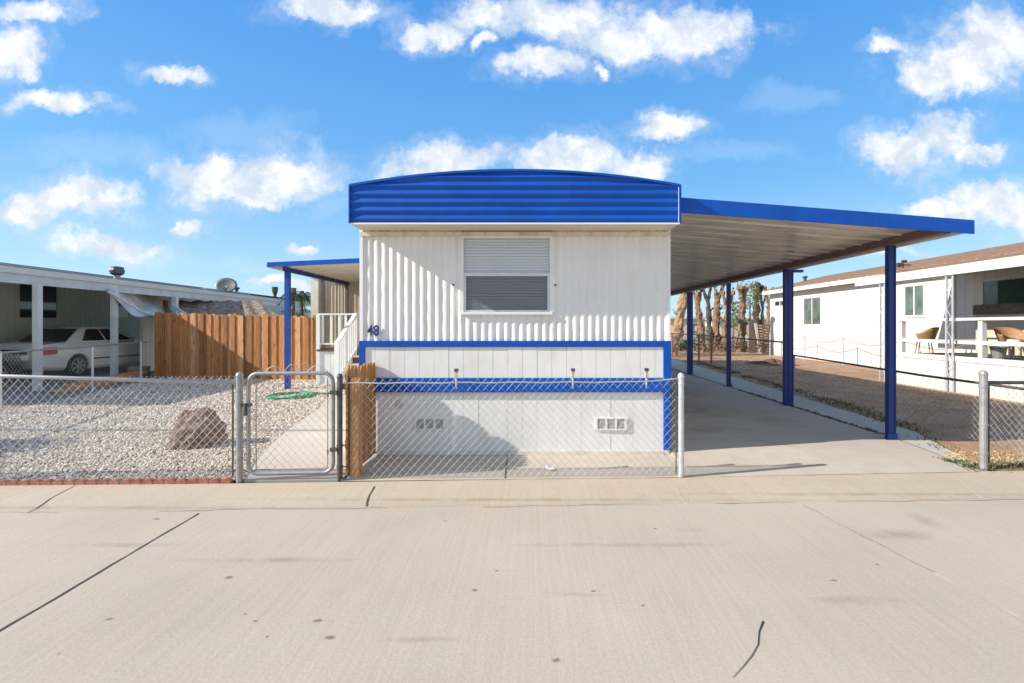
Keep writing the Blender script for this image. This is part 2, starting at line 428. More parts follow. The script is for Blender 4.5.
sheet('yard', [(4.95, 5.02), (14, 5.40), (14, 60), (6.9, 60), (6.45, 21), (5.40, 6.75), (4.78, 5.05)], yardz, dirt)
# front walk from gate to stairs
wl = [(246, 480), (262, 452), (290, 428), (318, 409), (326, 397)]
L = [G(px, py, ZG) for px, py in wl]
walk = L + [(-3.1, 11.4), (-2.05, 11.4), (-2.05, 6), (-1.84, 4.70), (-2.78, 4.66)]
mb = MB().prism(walk, .0, .047); struct(mb.build('front_walk', concrete('walk_concrete', (.52, .47, .39), streak=False)))
def inpoly(x, y, poly):
    c = np.zeros_like(x, bool); n_ = len(poly)
    for i in range(n_):
        x1, y1 = poly[i]; x2, y2 = poly[(i + 1) % n_]
        if y1 == y2: continue
        k = ((y1 > y) != (y2 > y)) & (x < (x2 - x1) * (y - y1) / (y2 - y1) + x1); c ^= k
    return c

# gravel stones
def stones(name, poly, dens, size, z, mat, seed, excl=None, label=None, cat=None):
    r = np.random.default_rng(seed)
    P = np.array(poly); x0, y0 = P.min(0); x1, y1 = P.max(0)
    n_ = int((x1 - x0) * (y1 - y0) * dens)
    x = r.uniform(x0, x1, n_); y = r.uniform(y0, y1, n_)
    k = inpoly(x, y, poly) & (r.uniform(0, 1, n_) < np.clip((6.0 / y) ** 1.6, .12, 1))
    if excl: k &= ~inpoly(x, y, excl)
    x, y = x[k], y[k]; n_ = len(x)
    sz = size * r.uniform(.55, 1.35, n_) * np.clip((y / 6.0) ** .8, 1, 2.3)
    base = np.array([(1, 0, 0), (-1, 0, 0), (0, 1, 0), (0, -1, 0), (0, 0, 1), (0, 0, -1)], float)
    tri = np.array([(0, 2, 4), (2, 1, 4), (1, 3, 4), (3, 0, 4), (2, 0, 5), (1, 2, 5), (3, 1, 5), (0, 3, 5)])
    V = base[None] * r.uniform(.6, 1.3, (n_, 6, 1)) + r.normal(0, .18, (n_, 6, 3))
    a = r.uniform(0, 2 * np.pi, n_); ca, sa = np.cos(a), np.sin(a); t = r.uniform(-.7, .7, n_); ct, st_ = np.cos(t), np.sin(t)
    Y = V[:, :, 1] * ct[:, None] - V[:, :, 2] * st_[:, None] * .8; Z = (V[:, :, 1] * st_[:, None] + V[:, :, 2] * ct[:, None]) * .75
    X = V[:, :, 0]
    VX = X * ca[:, None] - Y * sa[:, None]; VY = X * sa[:, None] + Y * ca[:, None]
    out = np.stack([VX * sz[:, None] + x[:, None], VY * sz[:, None] + y[:, None], Z * sz[:, None] + z + r.uniform(0, .6, n_)[:, None] * sz[:, None]], 2).reshape(-1, 3)
    fc = (tri[None] + (np.arange(n_) * 6)[:, None, None]).reshape(-1, 3)
    me = bpy.data.meshes.new(name); me.vertices.add(len(out)); me.vertices.foreach_set('co', out.astype(np.float32).ravel())
    me.loops.add(fc.size); me.loops.foreach_set('vertex_index', fc.astype(np.int32).ravel())
    me.polygons.add(len(fc)); me.polygons.foreach_set('loop_start', np.arange(0, fc.size, 3, dtype=np.int32)); me.polygons.foreach_set('loop_total', np.full(len(fc), 3, np.int32))
    me.update(); me.validate(); me.materials.append(mat)
    o = bpy.data.objects.new(name, me); COL.objects.link(o); ALL.append(o)
    tag(o, label, cat, kind='stuff'); return o
def stonemat(name, cols):
    m, n, b = nt(name); g = n.nodes.new('ShaderNodeNewGeometry')
    c = ramp(n, g.outputs['Random Per Island'], [(i / (len(cols) - 1), q) for i, q in enumerate(cols)])
    n.links.new(c, b.inputs['Base Color']); b.inputs['Roughness'].default_value = .9; b.inputs['Specular IOR Level'].default_value = .2; return m
gm = stonemat('gravel_stone', [(.58, .49, .38), (.75, .68, .57), (.42, .33, .24), (.79, .74, .65), (.54, .43, .31), (.26, .21, .17), (.68, .60, .48)])
stones('gravel', [(-8.6, 4.62), (-2.3, 4.70), (-2.3, 13.8), (-10.6, 13.8), (-9.1, 8)], 3000, .0145, ZG, gm, 3, excl=walk,
       label='pale crushed gravel covering the front yard behind the chain link fence', cat='gravel')
stones('dirt_clods', [(4.95, 5.2), (9.5, 5.5), (9.5, 24), (6.6, 24), (5.5, 7)], 120, .010, yardz, stonemat('clod', [(.38, .24, .15), (.46, .31, .2), (.28, .17, .11)]), 5,
       label='small stones and clods scattered over the brown dirt side yard', cat='stones')

# weeds
def tufts(name, spots_, mat, label, cat, hgt=.08, n=14, seed=1, kind='stuff'):
    r = random.Random(seed); mb = MB()
    for (x, y, z, sp) in spots_:
        for _ in range(n):
            bx, by = x + r.gauss(0, sp), y + r.gauss(0, sp); h = hgt * r.uniform(.5, 1.3); a = r.uniform(0, 6.28); w = .006 * r.uniform(.7, 1.8); l = h * r.uniform(.2, .9)
            dx, dy = math.cos(a), math.sin(a)
            mb.add([(bx - dy * w, by + dx * w, z), (bx + dy * w, by - dx * w, z), (bx + dx * l * .5 + dy * w, by + dy * l * .5 - dx * w, z + h * .7), (bx + dx * l, by + dy * l, z + h)], [(0, 1, 2, 3)])
    o = mb.build(name, mat); tag(o, label, cat, kind=kind); return o
sp = []
for i in range(150):
    t = random.random(); sp.append((4.98 + 1.5 * ((t * 15) / 15) + random.uniform(0, .35) * (1 - .3 * t) + (.5 if t > .0 else 0) * min(1, t * 6), 5.9 + t * 15, yardz, .09))
tufts('grass_edge', sp, grassm, 'thin green weeds growing along the edge of the side path', 'weeds', .04, 17, 2)
sp = [(4.70 + random.uniform(-.05, .12), 5.08 + random.uniform(-.06, .35), .04, .04) for _ in range(14)] + [(5.0 + random.uniform(-.15, .6), 5.12 + random.uniform(-.05, .1), .04, .04) for _ in range(26)]
tufts('weeds', sp, grassm, 'low green weeds growing around the foot of the right fence post', 'weeds', .03, 12, 3)
sp = [(5.0 + random.uniform(-.1, 1.1), 5.2 + random.uniform(0, .5), .04, .06) for _ in range(60)]
tufts('dry_grass', sp, strawm, 'dry straw grass on the dirt behind the short right fence', 'dry grass', .016, 22, 4)
sp = [(4.83 + random.uniform(-.02, .02), 6.5 + random.random() * 4.5, .066, .02) for _ in range(60)]
tufts('joint_weeds', sp, grassm, 'small weeds sprouting in the crack beside the carport posts', 'weeds', .025, 8, 5)

# garden edging
mb = MB(); x = -7.4
while x < -2.9:
    w = .105; y = fy(x + w / 2) - .01; pts = []
    for k in range(9):
        t = k / 8; pts.append((x + w * t, .055 + .022 * math.sin(math.pi * t)))
    poly = [(x, .0)] + pts[:0] + [(p, q) for p, q in pts] + [(x + w, .0)]
    mb.extr(list(reversed(poly)), y - .03, y + .02); x += w
o = mb.build('garden_edging', brick, origin=(-5.1, 4.6, 0)); tag(o, 'red scalloped concrete edging along the front of the gravel', 'edging')

# ================================================================== CHAIN LINK
def link_mesh(p0, p1, z0, z1, name, parent, m=None, r=.0016, cell=.078, tips=.03):
    """diagonal wires filling the rectangle between two ground points, with a slight bulge"""
    m = m or galv2; mb = MB(); P0, P1 = Vector((*p0, 0)), Vector((*p1, 0)); L = (P1 - P0).length; d = (P1 - P0) / L; nrm = Vector((-d.y, d.x, 0)); hh = z1 - z0
    def pt(u, v, off): 
        b_ = .006 * math.sin(u * 2.1) * math.sin(v * 3)
        return P0 + d * u + Vector((0, 0, z0 + v)) + nrm * (off + b_)
    for sgn in (1, -1):
        c = -hh
        while c < L + hh:
            # line u = c + sgn*v*.92
            k = .92
            vs_ = []
            v0, v1 = 0, hh + tips
            if sgn == 1: lo = max(0, (0 - c) / k); hi = min(v1, (L - c) / k); f = lambda v: c + k * v
            else: lo = max(0, (c - L) / k); hi = min(v1, c / k); f = lambda v: c - k * v
            if hi - lo > .01:
                nn = 5
                mb.tube([pt(f(lo + (hi - lo) * i / nn), lo + (hi - lo) * i / nn, .003 * sgn) for i in range(nn + 1)], r, 4, False)
            c += cell
    return mb.build(name, m, parent)
def cap_post(mb, x, y, z1, r=.03, z0=0):
    mb.lathe((x, y, z0), [(r, 0), (r, z1 - .05), (r + .004, z1 - .05), (r + .004, z1 - .03), (r * .85, z1 - .01), (r * .4, z1), (.002, z1 + .003)], 14)

# left front fence
t = thing('chain_link_fence', 'grey chain link fence with top rail in front of the gravel yard', 'fence', (-5, 4.6, 0))
a, b_ = (-7.4, fy(-7.4)), (-2.82, 4.66)
link_mesh((a[0], a[1] + .03), (b_[0] - .03, b_[1] + .03), .06, 1.03, 'wire_mesh', t, m=simple('bright_wire', (.66, .66, .65), .5, .1), r=.0018)
mb = MB().tube([(a[0], a[1], 1.10), (-5.1, fy(-5.1), 1.068), (b_[0], b_[1], .995)], .018, 10); mb.build('top_rail', galv2, t, smooth=True)
mb = MB(); cap_post(mb, b_[0], b_[1], 1.10); 
for z in (.25, .55, .85): mb.lathe((b_[0], b_[1], z), [(.034, 0), (.034, .02)], 12)
mb.build('end_post', galv, t, smooth=False)
mb = MB(); cap_post(mb, -5.75, fy(-5.75), 1.09, .024); mb.build('line_post', galv, t)
MB().box(b_[0] - .075, b_[0] - .068, 4.66, 4.68, .08, 1.0).build('tension_bar', darkmetal, t)
# gate
gx0, gx1, gz0, gz1 = -2.735, -1.935, .11, 1.085
g = thing('chain_link_gate', 'small chain link gate with rounded tube frame at the front walk', 'gate', (-2.3, 4.69, 0))
gy = lambda x: 4.66 + (x + 2.82) * .063
rc = .09; pts = []
for cx, cz, a0 in ((gx1 - rc, gz1 - rc, 0), (gx0 + rc, gz1 - rc, 90), (gx0 + rc, gz0 + rc, 180), (gx1 - rc, gz0 + rc, 270)):
    for k in range(7):
        an = R(a0 + 15 * k); X = cx + rc * math.cos(an); pts.append((X, gy(X), cz + rc * math.sin(an)))
MB().tube(pts, .019, 10, closed=True).build('frame', galv, g, smooth=True)
link_mesh((gx0 + .03, gy(gx0 + .03) + .02), (gx1 - .03, gy(gx1 - .03) + .02), gz0 + .02, gz1 - .03, 'wire_mesh', g, tips=.07)
mb = MB()
for X in (gx0 + .06, gx1 - .06): mb.tube([(X, gy(X) + .02, gz0 + .04), (X, gy(X) + .02, gz1 - .05)], .005, 6)
mb.tube([(gx0 + .05, gy(gx0) + .02, gz0 + .035), (gx1 - .05, gy(gx1) + .02, gz0 + .035)], .005, 6)
mb.build('tension_bar', galv, g)
mb = MB().box(-2.80, -2.70, 4.64, 4.67, .77, .795).box(-2.765, -2.745, 4.63, 4.66, .68, .80); mb.build('latch', darkmetal, g)
for z in (.32, .88):
    MB().box(gx1 - .02, gx1 + .05, 4.685, 4.715, z, z + .035).tube([(gx1 - .045, 4.70, z + .02), (gx1 - .045, 4.70, z - .03)], .007, 6).build('hinge', darkmetal, g)
# loose wire loops above the gate
mb = MB()
for k, (px, w_, h_) in enumerate(((272, 16, 7), (290, 12, 9), (303, 12, 11), (316, 18, 8))):
    x_ = (px - CX) / 102; pts = [(x_ + w_ / 102 * (i / 8 - .5) * 1.3, 4.74, 1.08 + h_ / 102 * math.sin(math.pi * i / 8) * 1.0) for i in range(9)]
    mb.tube(pts, .003, 5)
mb.build('loose_wire', galv2, g)
# middle front fence
t = thing('chain_link_fence', 'chain link fence with sagging wire in front of the white skirting', 'fence', (0, 4.76, 0))
a, b_ = (-1.87, 4.72), (1.52, 4.83)
link_mesh((-1.80, 4.75), (b_[0] - .03, b_[1] + .02), .04, .985, 'wire_mesh', t, tips=.04)
mb = MB(); cap_post(mb, *a, 1.08, .026)
for z in (.15, .36, .92): mb.lathe((a[0], a[1], z), [(.031, 0), (.031, .025)], 12).tube([(a[0] + .02, a[1], z + .01), (a[0] + .07, a[1] + .01, z + .015)], .006, 6)
mb.build('gate_post', darkmetal, t)
whitepost = simple('pale_galvanised_post', (.60, .61, .62), .45, .4, .12, 14)
mb = MB(); cap_post(mb, *b_, 1.075, .029)
for z in (.30, .58, .82, .96): mb.lathe((b_[0], b_[1], z), [(.033, 0), (.033, .02)], 12)
mb.build('end_post', whitepost, t)
w = []
for i in range(25):
    u = i / 24; x_ = -1.84 + 3.34 * u; w.append((x_, fy(x_) - .005, .985 + .03 * max(0, (u - .82) / .18) ** 1.5 + .004 * math.sin(u * 40)))
MB().tube(w, .0075, 6).build('top_wire', galv2, t)
MB().box(b_[0] - .055, b_[0] - .047, 4.82, 4.835, .06, 1.0).build('tension_bar', darkmetal, t)
for k, px in enumerate((457, 573, 647)):
    x_ = (px - CX) / 99.7; y_ = fy(x_) + .02
    st = MB().tube([(x_, y_, .92), (x_ + random.uniform(-.003, .003), y_, 1.05)], .009, 6).build('stake', vinylgrey, t)
    MB().box(x_ - .013, x_ + .013, y_ - .02, y_ + .012, 1.03, 1.095).build('insulator', capm, st); MB().box(x_ - .019, x_ + .019, y_ - .026, y_ + .016, 1.095, 1.122).build('stake_cap', darkmetal, st)
# right front fence
t = thing('chain_link_fence', 'short chain link fence with dark top rail right of the driveway', 'fence', (5.3, 5.08, 0))
a, b_ = (4.77, 5.05), (5.75, 5.12)
link_mesh((4.80, 5.08), (5.75, 5.14), .06, .93, 'wire_mesh', t)
MB().tube([(4.80, 5.06, .95), (5.75, 5.12, .945)], .019, 8).build('top_rail', darkmetal, t)
mb = MB(); cap_post(mb, *a, 1.08, .036)
for z in (.2, .5, .9): mb.lathe((a[0], a[1], z), [(.042, 0), (.042, .022)], 12)
mb.build('end_post', galv, t)
mb = MB(); cap_post(mb, *b_, 1.05, .03); mb.build('corner_post', galv, t)
MB().box(4.83, 4.838, 5.05, 5.07, .1, .97).build('tension_bar', darkmetal, t)
# side fences to the right
t = thing('side_fence', 'low chain link fence with dark rail running back beside the dirt yard', 'fence', (5.8, 8, 0))
MB().tube([(5.75, 5.15, .81), (5.70, 7, .83), (5.78, 10.2, .90), (5.85, 10.9, .90)], .017, 8).build('top_rail', darkmetal, t)
link_mesh((5.75, 5.2), (5.72, 7), .08, .80, 'wire_mesh', t, r=.0015, cell=.085); link_mesh((5.72, 7), (5.85, 10.9), .08, .86, 'wire_mesh', t, r=.0016, cell=.085)
for (x_, y_) in ((5.83, 10.6),):
    mb = MB(); cap_post(mb, x_, y_, .90, .022); mb.build('line_post', galv, t)
t = thing('side_fence', 'taller chain link fence with dark rail behind the carport posts', 'fence', (6.4, 16, 0))
MB().tube([(5.9, 11.0, 1.17), (6.55, 18.5, 1.2), (6.95, 27, 1.2)], .018, 8).build('top_rail', darkmetal, t)
link_mesh((5.9, 11.0), (6.95, 27), .08, 1.16, 'wire_mesh', t, m=darkmetal, r=.0014, cell=.12)
rusty = simple('rusty_post', (.32, .20, .11), .8, .2, .3, 8)
for (x_, y_) in ((5.9, 11.0), (6.38, 15.3), (6.5, 17.2), (6.62, 18.8), (6.8, 23)):
    mb = MB(); cap_post(mb, x_, y_, 1.2, .035); mb.build('line_post', rusty, t)
# side fence to the left along neighbour carport
t = thing('side_fence', 'chain link fence between the gravel yard and the carport with the white car', 'fence', (-9.9, 10.8, 0))
MB().tube([(-8.2, 5.8, 1.09), (-8.98, 8.1, 1.09), (-9.95, 10.9, 1.09), (-10.85, 13.6, 1.09)], .019, 8).build('top_rail', galv, t)
link_mesh((-8.2, 5.8), (-10.85, 13.6), .05, 1.08, 'wire_mesh', t, r=.0012, cell=.09)
for (x_, y_) in ((-9.0, 8.15), (-9.98, 10.95), (-10.7, 13.2)):
    mb = MB(); cap_post(mb, x_, y_, 1.12, .025); mb.build('line_post', whitepost, t)

# ================================================================== MAIN HOME
HX0, HX1, HY, HL = -2.007, 1.653, 5.667, 17.0
home = thing('mobile_home', 'white corrugated mobile home with blue arched roof front numbered 48', 'mobile home', (0, HY, 0))
# corrugated front wall
per = .0905; amp = .0082
def ribs(u): 
    c = abs(math.cos(math.pi * u / per)) ** .85; return amp * (2 * c - 1)
WZ0, WZ1 = 1.37, 2.69
wx0, wx1, wz0, wz1 = -.785, .235, 1.70, 2.585
def wallpiece(x0, x1, z0, z1, mb):
    n_ = max(2, int(round((x1 - x0) / per * 14)))
    nz = max(1, int((z1 - z0) / .12))
    def fn(u, v):
        X = x0 + (x1 - x0) * u; Z = z0 + (z1 - z0) * v
        dent = .004 * math.sin(X * 7.3 + Z * 5) * math.sin(Z * 9.1 + X * 2) + .003 * math.sin(X * 17 + Z * 23)
        return (X, HY + .014 - ribs(X) + dent, Z)
    mb.grid(fn, n_, nz)
mb = MB()
wallpiece(HX0 + .03, wx0 - .03, WZ0, WZ1, mb); wallpiece(wx1 + .03, HX1 - .02, WZ0, WZ1, mb)
wallpiece(wx0 - .03, wx1 + .03, WZ0, wz0 - .005, mb)
mb.build('front_wall', white_wall, home, smooth=True)
# sides and back
mb = MB(); mb.box(HX0, HX0 + .05, HY + .03, HY + HL, .05, 2.8); mb.box(HX1 - .05, HX1, HY + .03, HY + HL, .05, 2.8); mb.box(HX0 + .05, HX1 - .05, HY + HL - .05, HY + HL, .05, 2.8)
mb.build('side_wall', white_wall, home)
mb = MB(); mb.box(HX0 + .05, HX1 - .05, HY + .04, HY + .06, 1.37, wz0); mb.box(HX0 + .05, wx0, HY + .04, HY + .06, wz0, 2.75); mb.box(wx1, HX1 - .05, HY + .04, HY + .06, wz0, 2.75)
mb.box(wx0, wx1, HY + .04, HY + .06, wz1, 2.75); mb.build('wall_backing', white_wall, home)
for a_, c_ in ((HX0 - .004, HX0 + .035), (HX1 - .025, HX1 + .004)): MB().box(a_, c_, HY - .006, HY + .03, WZ0, WZ1 - .01).build('corner_trim', white, home)
mb = MB(); mb.box(HX0, HX1, HY - .012, HY - .002, 2.61, 2.655); mb.build('top_flashing', simple('rust_stained_cream', (.70, .64, .50), .7, 0, .1, 6, .001, 20, ((.42, .25, .12), .8)), home)
# window
win = MB()
fw = .028
win.box(wx0 - .03, wx1 + .03, HY - .012, HY + .05, wz1 - .002, wz1 + .03).box(wx0 - .03, wx1 + .03, HY - .03, HY + .05, wz0 - .02, wz0 + .012)
win.box(wx0 - .05, wx0 + .003, HY - .012, HY + .05, wz0 + .012, wz1 - .002).box(wx1 - .003, wx1 + .05, HY - .012, HY + .05, wz0 + .012, wz1 - .002)
wo = win.build('window', white_wall, home, bevel=.003)
zm = H + (CY - 274.5) / 84.7
mb = MB(); mb.box(wx0 + .004, wx1 - .004, HY - .004, HY + .03, zm - .02, zm + .018)
mb.box(wx0 + .004, wx0 + .03, HY + .002, HY + .03, wz0 + .014, zm - .02).box(wx1 - .03, wx1 - .004, HY + .002, HY + .03, wz0 + .014, zm - .02).box(wx0 + .03, wx1 - .03, HY + .002, HY + .03, wz0 + .014, wz0 + .035)
mb.build('sash', simple('aluminium_sash', (.62, .63, .63), .4, .5, .1, 8), wo)
def glass(name, tint, rough, alpha):
    m, n, b = nt(name); b.inputs['Base Color'].default_value = (*tint, 1); b.inputs['Roughness'].default_value = rough; b.inputs['Specular IOR Level'].default_value = .7
    b.inputs['Alpha'].default_value = alpha; return m
MB().box(wx0 + .004, wx1 - .004, HY + .024, HY + .028, zm + .018, wz1 - .004).build('pane', glass('clear_pane', (.72, .77, .82), .04, .28), wo)
MB().box(wx0 + .03, wx1 - .03, HY + .010, HY + .013, wz0 + .036, zm - .021).build('insect_screen', glass('screen_mesh', (.16, .18, .20), .9, .40), wo)
mb = MB(); z = wz0 + .03
while z < wz1 - .01:
    mb.add([(wx0, HY + .036, z), (wx1, HY + .036, z), (wx1, HY + .042, z + .029), (wx0, HY + .042, z + .029)], [(0, 1, 2, 3)])
    z += .034
mb.tube([(wx0 + .14, HY + .034, wz0), (wx0 + .14, HY + .034, wz1)], .002, 4).tube([(wx1 - .14, HY + .034, wz0), (wx1 - .14, HY + .034, wz1)], .002, 4)
mb.build('blinds', simple('blind_slats', (.84, .85, .85), .6, 0, .08, 3), wo)
# small rivets beside window
for x_ in (-.90, .30):
    MB().lathe((x_, HY - .02, 2.02), [(.012, 0), (.012, .02)], 8).build('bolt', darkmetal, home)
# skirting
mb = MB(); z0, z1 = .02, 1.375
for (a0, b0) in ((.02, .77), (.935, 1.30)):
    x_ = HX0 + .005; nb = 21; w_ = (HX1 - HX0 - .01) / nb
    for k in range(nb):
        mb.box(x_ + k * w_ + .0014, x_ + (k + 1) * w_ - .0014, HY - .004 + (.0 if a0 > .5 else .012) + random.uniform(-.0015, .0015), HY + .03, a0, b0)
mb.box(HX0, HX1, HY + .012, HY + .028, .02, 1.37)
mb.build('skirting', white_skirt, home)
mb = MB(); mb.box(HX0 - .004, HX1 + .008, HY - .022, HY + .03, 1.30, 1.372)
mb.box(HX0 - .006, HX0 + .062, HY - .024, HY + .03, .934, 1.3); mb.box(HX1 - .082, HX1 + .010, HY - .024, HY + .03, .934, 1.3)
mb.box(HX0 - .004, HX1 + .002, HY - .030, HY + .03, .768, .932)
mb.box(HX1 - .078, HX1 + .004, HY - .020, HY + .03, .085, .766); mb.box(HX0 - .004, HX0 + .07, HY - .02, HY + .03, .05, .766)
mb.build('blue_trim', blue, home, bevel=.004)
for x0_ in (-1.355, .785):
    mb = MB().box(x0_ - .012, x0_ + .357, HY - .010, HY + .004, .318, .335).box(x0_ - .012, x0_ + .357, HY - .010, HY + .004, .450, .467)
    for k in range(4): mb.box(x0_ - .012 + k * .1147, x0_ + .012 + k * .1147, HY - .010, HY + .004, .335, .450)
    v = mb.build('vent', white_skirt, home)
    mb = MB()
    for q in range(7): mb.add([(x0_, HY - .0065, .338 + q * .016), (x0_ + .345, HY - .0065, .338 + q * .016), (x0_ + .345, HY - .0005, .351 + q * .016), (x0_, HY - .0005, .351 + q * .016)], [(0, 1, 2, 3)])
    mb.build('louvre', simple('louvre_grey', (.45, .43, .40), .7, 0, .15, 9), v)
mb = MB(); n_ = 16; vs = [((399 - CX) / 84.7 + .045 * math.cos(2 * math.pi * k / n_), HY - .006, .625 + .045 * math.sin(2 * math.pi * k / n_)) for k in range(n_)]
vs2 = [(x_, HY + .002, z_) for x_, y_, z_ in vs]
mb.add(vs + vs2, [tuple(reversed(range(n_)))] + [(i, (i + 1) % n_, n_ + (i + 1) % n_, n_ + i) for i in range(n_)]); mb.build('round_cap', vinylgrey, home)
# dirt splash line at base
MB().box(HX0, HX1 - .08, HY - .006, HY + .005, .02, .07).build('base_board', simple('dirty_base', (.70, .64, .55), .8, 0, .2, 6), home)
# number 48
def digits(txt, x, z, h, m, parent, y):
    for k, ch in enumerate(txt):
        cu = bpy.data.curves.new('t', 'FONT'); cu.body = ch; cu.size = h / .70; cu.extrude = .003; cu.offset = .0028
        to = bpy.data.objects.new('t', cu); COL.objects.link(to)
        bpy.context.view_layer.update()
        me = bpy.data.meshes.new_from_object(to.evaluated_get(bpy.context.evaluated_depsgraph_get()))
        bpy.data.objects.remove(to)
        M = Matrix.Translation(Vector((x + k * .073, y, z)) - Vector(parent['_o'])) @ Matrix.Rotation(R(90), 4, 'X') @ Matrix.Scale(.80, 4, (1, 0, 0))
        me.transform(M); me.materials.clear(); me.materials.append(m)
        o = bpy.data.objects.new('house_number', me); COL.objects.link(o); o.parent = parent; ALL.append(o)
digits('48', (367.5 - CX) / 84.7 * 1.0, 1.435, .122, simple('navy_number', (.01, .03, .16), .4, 0, .1, 5), home, HY - .012)
# roof
RY = HY - .372
RZB = 2.686; RZC = 3.107; RZM = 3.273
RX0, RX1 = -1.987, 1.655
def arch(x): 
    t_ = (x - (RX0 + RX1) / 2) / ((RX1 - RX0) / 2); return RZC + (RZM - RZC) * (1 - abs(t_) ** 2.0)
def fprof(z): 
    c = math.cos(2 * math.pi * (z - RZB - .045) / .0925); return .0085 * c
def ff(u, v):
    x_ = RX0 + (RX1 - RX0) * u; zt = arch(x_) - .012; z_ = RZB + v * (RZM - RZB); z_ = min(z_, zt)
    return (x_, RY + .01 - fprof(z_) + .0025 * math.sin(x_ * 5 + z_ * 9), z_)
mb = MB().grid(ff, 60, 60); rf = mb.build('roof_front', blue, home, smooth=True)
mb = MB(); k = 40; top = [(RX0 + (RX1 - RX0) * i / k, arch(RX0 + (RX1 - RX0) * i / k)) for i in range(k + 1)]
mb.extr(list(reversed([(RX0, RZB + .01), *top, (RX1, RZB + .01)])), RY + .025, HY + HL + .1); roof = mb.build('roof', simple('white_roof_coating', (.55, .56, .57), .6, 0, .1, 2), home)
mb = MB()
for (p, q), (r_, s_) in zip(top, top[1:]): mb.add([(p, RY - .008, q - .02), (r_, RY - .008, s_ - .02), (r_, RY - .008, s_ + .006), (p, RY - .008, q + .006), (p, RY + .06, q - .02), (r_, RY + .06, s_ - .02), (r_, RY + .06, s_ + .006), (p, RY + .06, q + .006)], [(0, 1, 2, 3), (3, 2, 6, 7), (4, 7, 6, 5), (0, 4, 5, 1)])
mb.box(RX0 - .012, RX0 + .002, RY - .01, RY + .3, RZB - .004, RZC); mb.box(RX1 - .002, RX1 + .012, RY - .01, RY + .3, RZB - .004, RZC)
mb.build('roof_edge', blue, home)
MB().box(RX1 - .022, RX1 - .017, RY - .02, RY - .008, RZB, RZC - .03).build('corner_seam', simple('pale_blue_seam', (.5, .58, .75), .4, 0, .1, 9), home)
MB().box(RX0 + .004, RX1 - .004, RY + .012, HY - .001, RZB - .012, RZB + .004).build('soffit', cream, home)
MB().box(RX0, RX1, RY + .0, RY + .01, RZB - .016, RZB - .001).build('drip_edge', white, home)

# ================================================================== CARPORT (right)
cp = thing('carport', 'blue edged carport awning on four blue posts right of the mobile home', 'carport', (3.3, 5.45, 0))
CY0, CY1 = 5.45, 20.0; CXL, CXR = 1.668, 5.02
def under(x): return 2.93 - (x - CXL) * (.255 / (CXR - CXL))
mb = MB(); y = CY0 + .03; vs = []; 
prof = []
while y < CY1:
    prof += [(y, .0), (y + .19, .0), (y + .21, .015), (y + .24, .015), (y + .26, 0)]; y += .36
prof.append((CY1, 0))
for yy, dz in prof: vs += [(CXL, yy, under(CXL) - dz), (CXR - .02, yy, under(CXR) - dz)]
mb.add(vs, [(2 * i, 2 * i + 1, 2 * i + 3, 2 * i + 2) for i in range(len(prof) - 1)])
mb.build('roof_panel', awn_in, cp)
MB().add([(CXL, CY0, under(CXL) + .02), (CXR, CY0, under(CXR) + .02), (CXR, CY1, under(CXR) + .02), (CXL, CY1, under(CXL) + .02), (CXL, CY0, under(CXL) + .005), (CXR, CY0, under(CXR) + .005), (CXR, CY1, under(CXR) + .005), (CXL, CY1, under(CXL) + .005)],
         [(0, 1, 2, 3), (7, 6, 5, 4), (0, 4, 5, 1), (1, 5, 6, 2), (2, 6, 7, 3), (3, 7, 4, 0)]).build('roof_deck', white, cp)
mb = MB(); zt0, zb0, zt1, zb1 = 3.005, 2.835, 2.745, 2.59
mb.add([(CXL, CY0 - .02, zb0), (CXR + .01, CY0 - .02, zb1), (CXR + .01, CY0 - .02, zt1), (CXL, CY0 - .02, zt0), (CXL, CY0, zb0), (CXR + .01, CY0, zb1), (CXR + .01, CY0, zt1), (CXL, CY0, zt0)],
       [(0, 1, 2, 3), (3, 2, 6, 7), (1, 5, 6, 2), (7, 6, 5, 4), (0, 3, 7, 4), (0, 4, 5, 1)])
mb.build('front_fascia', blue, cp)
MB().box(CXR - .01, CXR + .03, CY0 + .002, CY1, 2.62, 2.742).build('gutter', white, cp)
MB().box(4.685, 4.79, CY0 + .02, CY1 - .1, 2.60, 2.70).box(4.672, 4.685, CY0 + .02, CY1 - .1, 2.60, 2.72).build('beam', simple('brown_beam', (.17, .105, .08), .6, 0, .2, 4), cp)
def post(mb, x, y, w_): 
    # steel box post with recessed channel faces
    mb.box(x - w_ / 2, x + w_ / 2, y - .035, y + .035, .06, 2.6)
    mb.box(x - w_ / 2 - .004, x - w_ / 2 + .012, y - .042, y - .035, .06, 2.59); mb.box(x + w_ / 2 - .012, x + w_ / 2 + .004, y - .042, y - .035, .06, 2.59)
cposts = [(4.735, 6.31, .088, 1), (4.84, 9.0, .078, 2), (4.90, 11.85, .08, 1), (4.93, 14.8, .075, 2), (4.9, 18.0, .1, 1)]
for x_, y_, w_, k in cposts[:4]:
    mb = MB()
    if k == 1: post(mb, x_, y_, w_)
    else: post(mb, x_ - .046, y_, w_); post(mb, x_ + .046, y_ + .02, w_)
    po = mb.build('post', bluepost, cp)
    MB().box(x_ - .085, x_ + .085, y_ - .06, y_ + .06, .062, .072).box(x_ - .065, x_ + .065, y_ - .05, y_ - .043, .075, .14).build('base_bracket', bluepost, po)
MB().box(4.80, 5.10, 8.95, 9.03, 2.55, 2.598).build('arm_bracket', bluepost, cp)

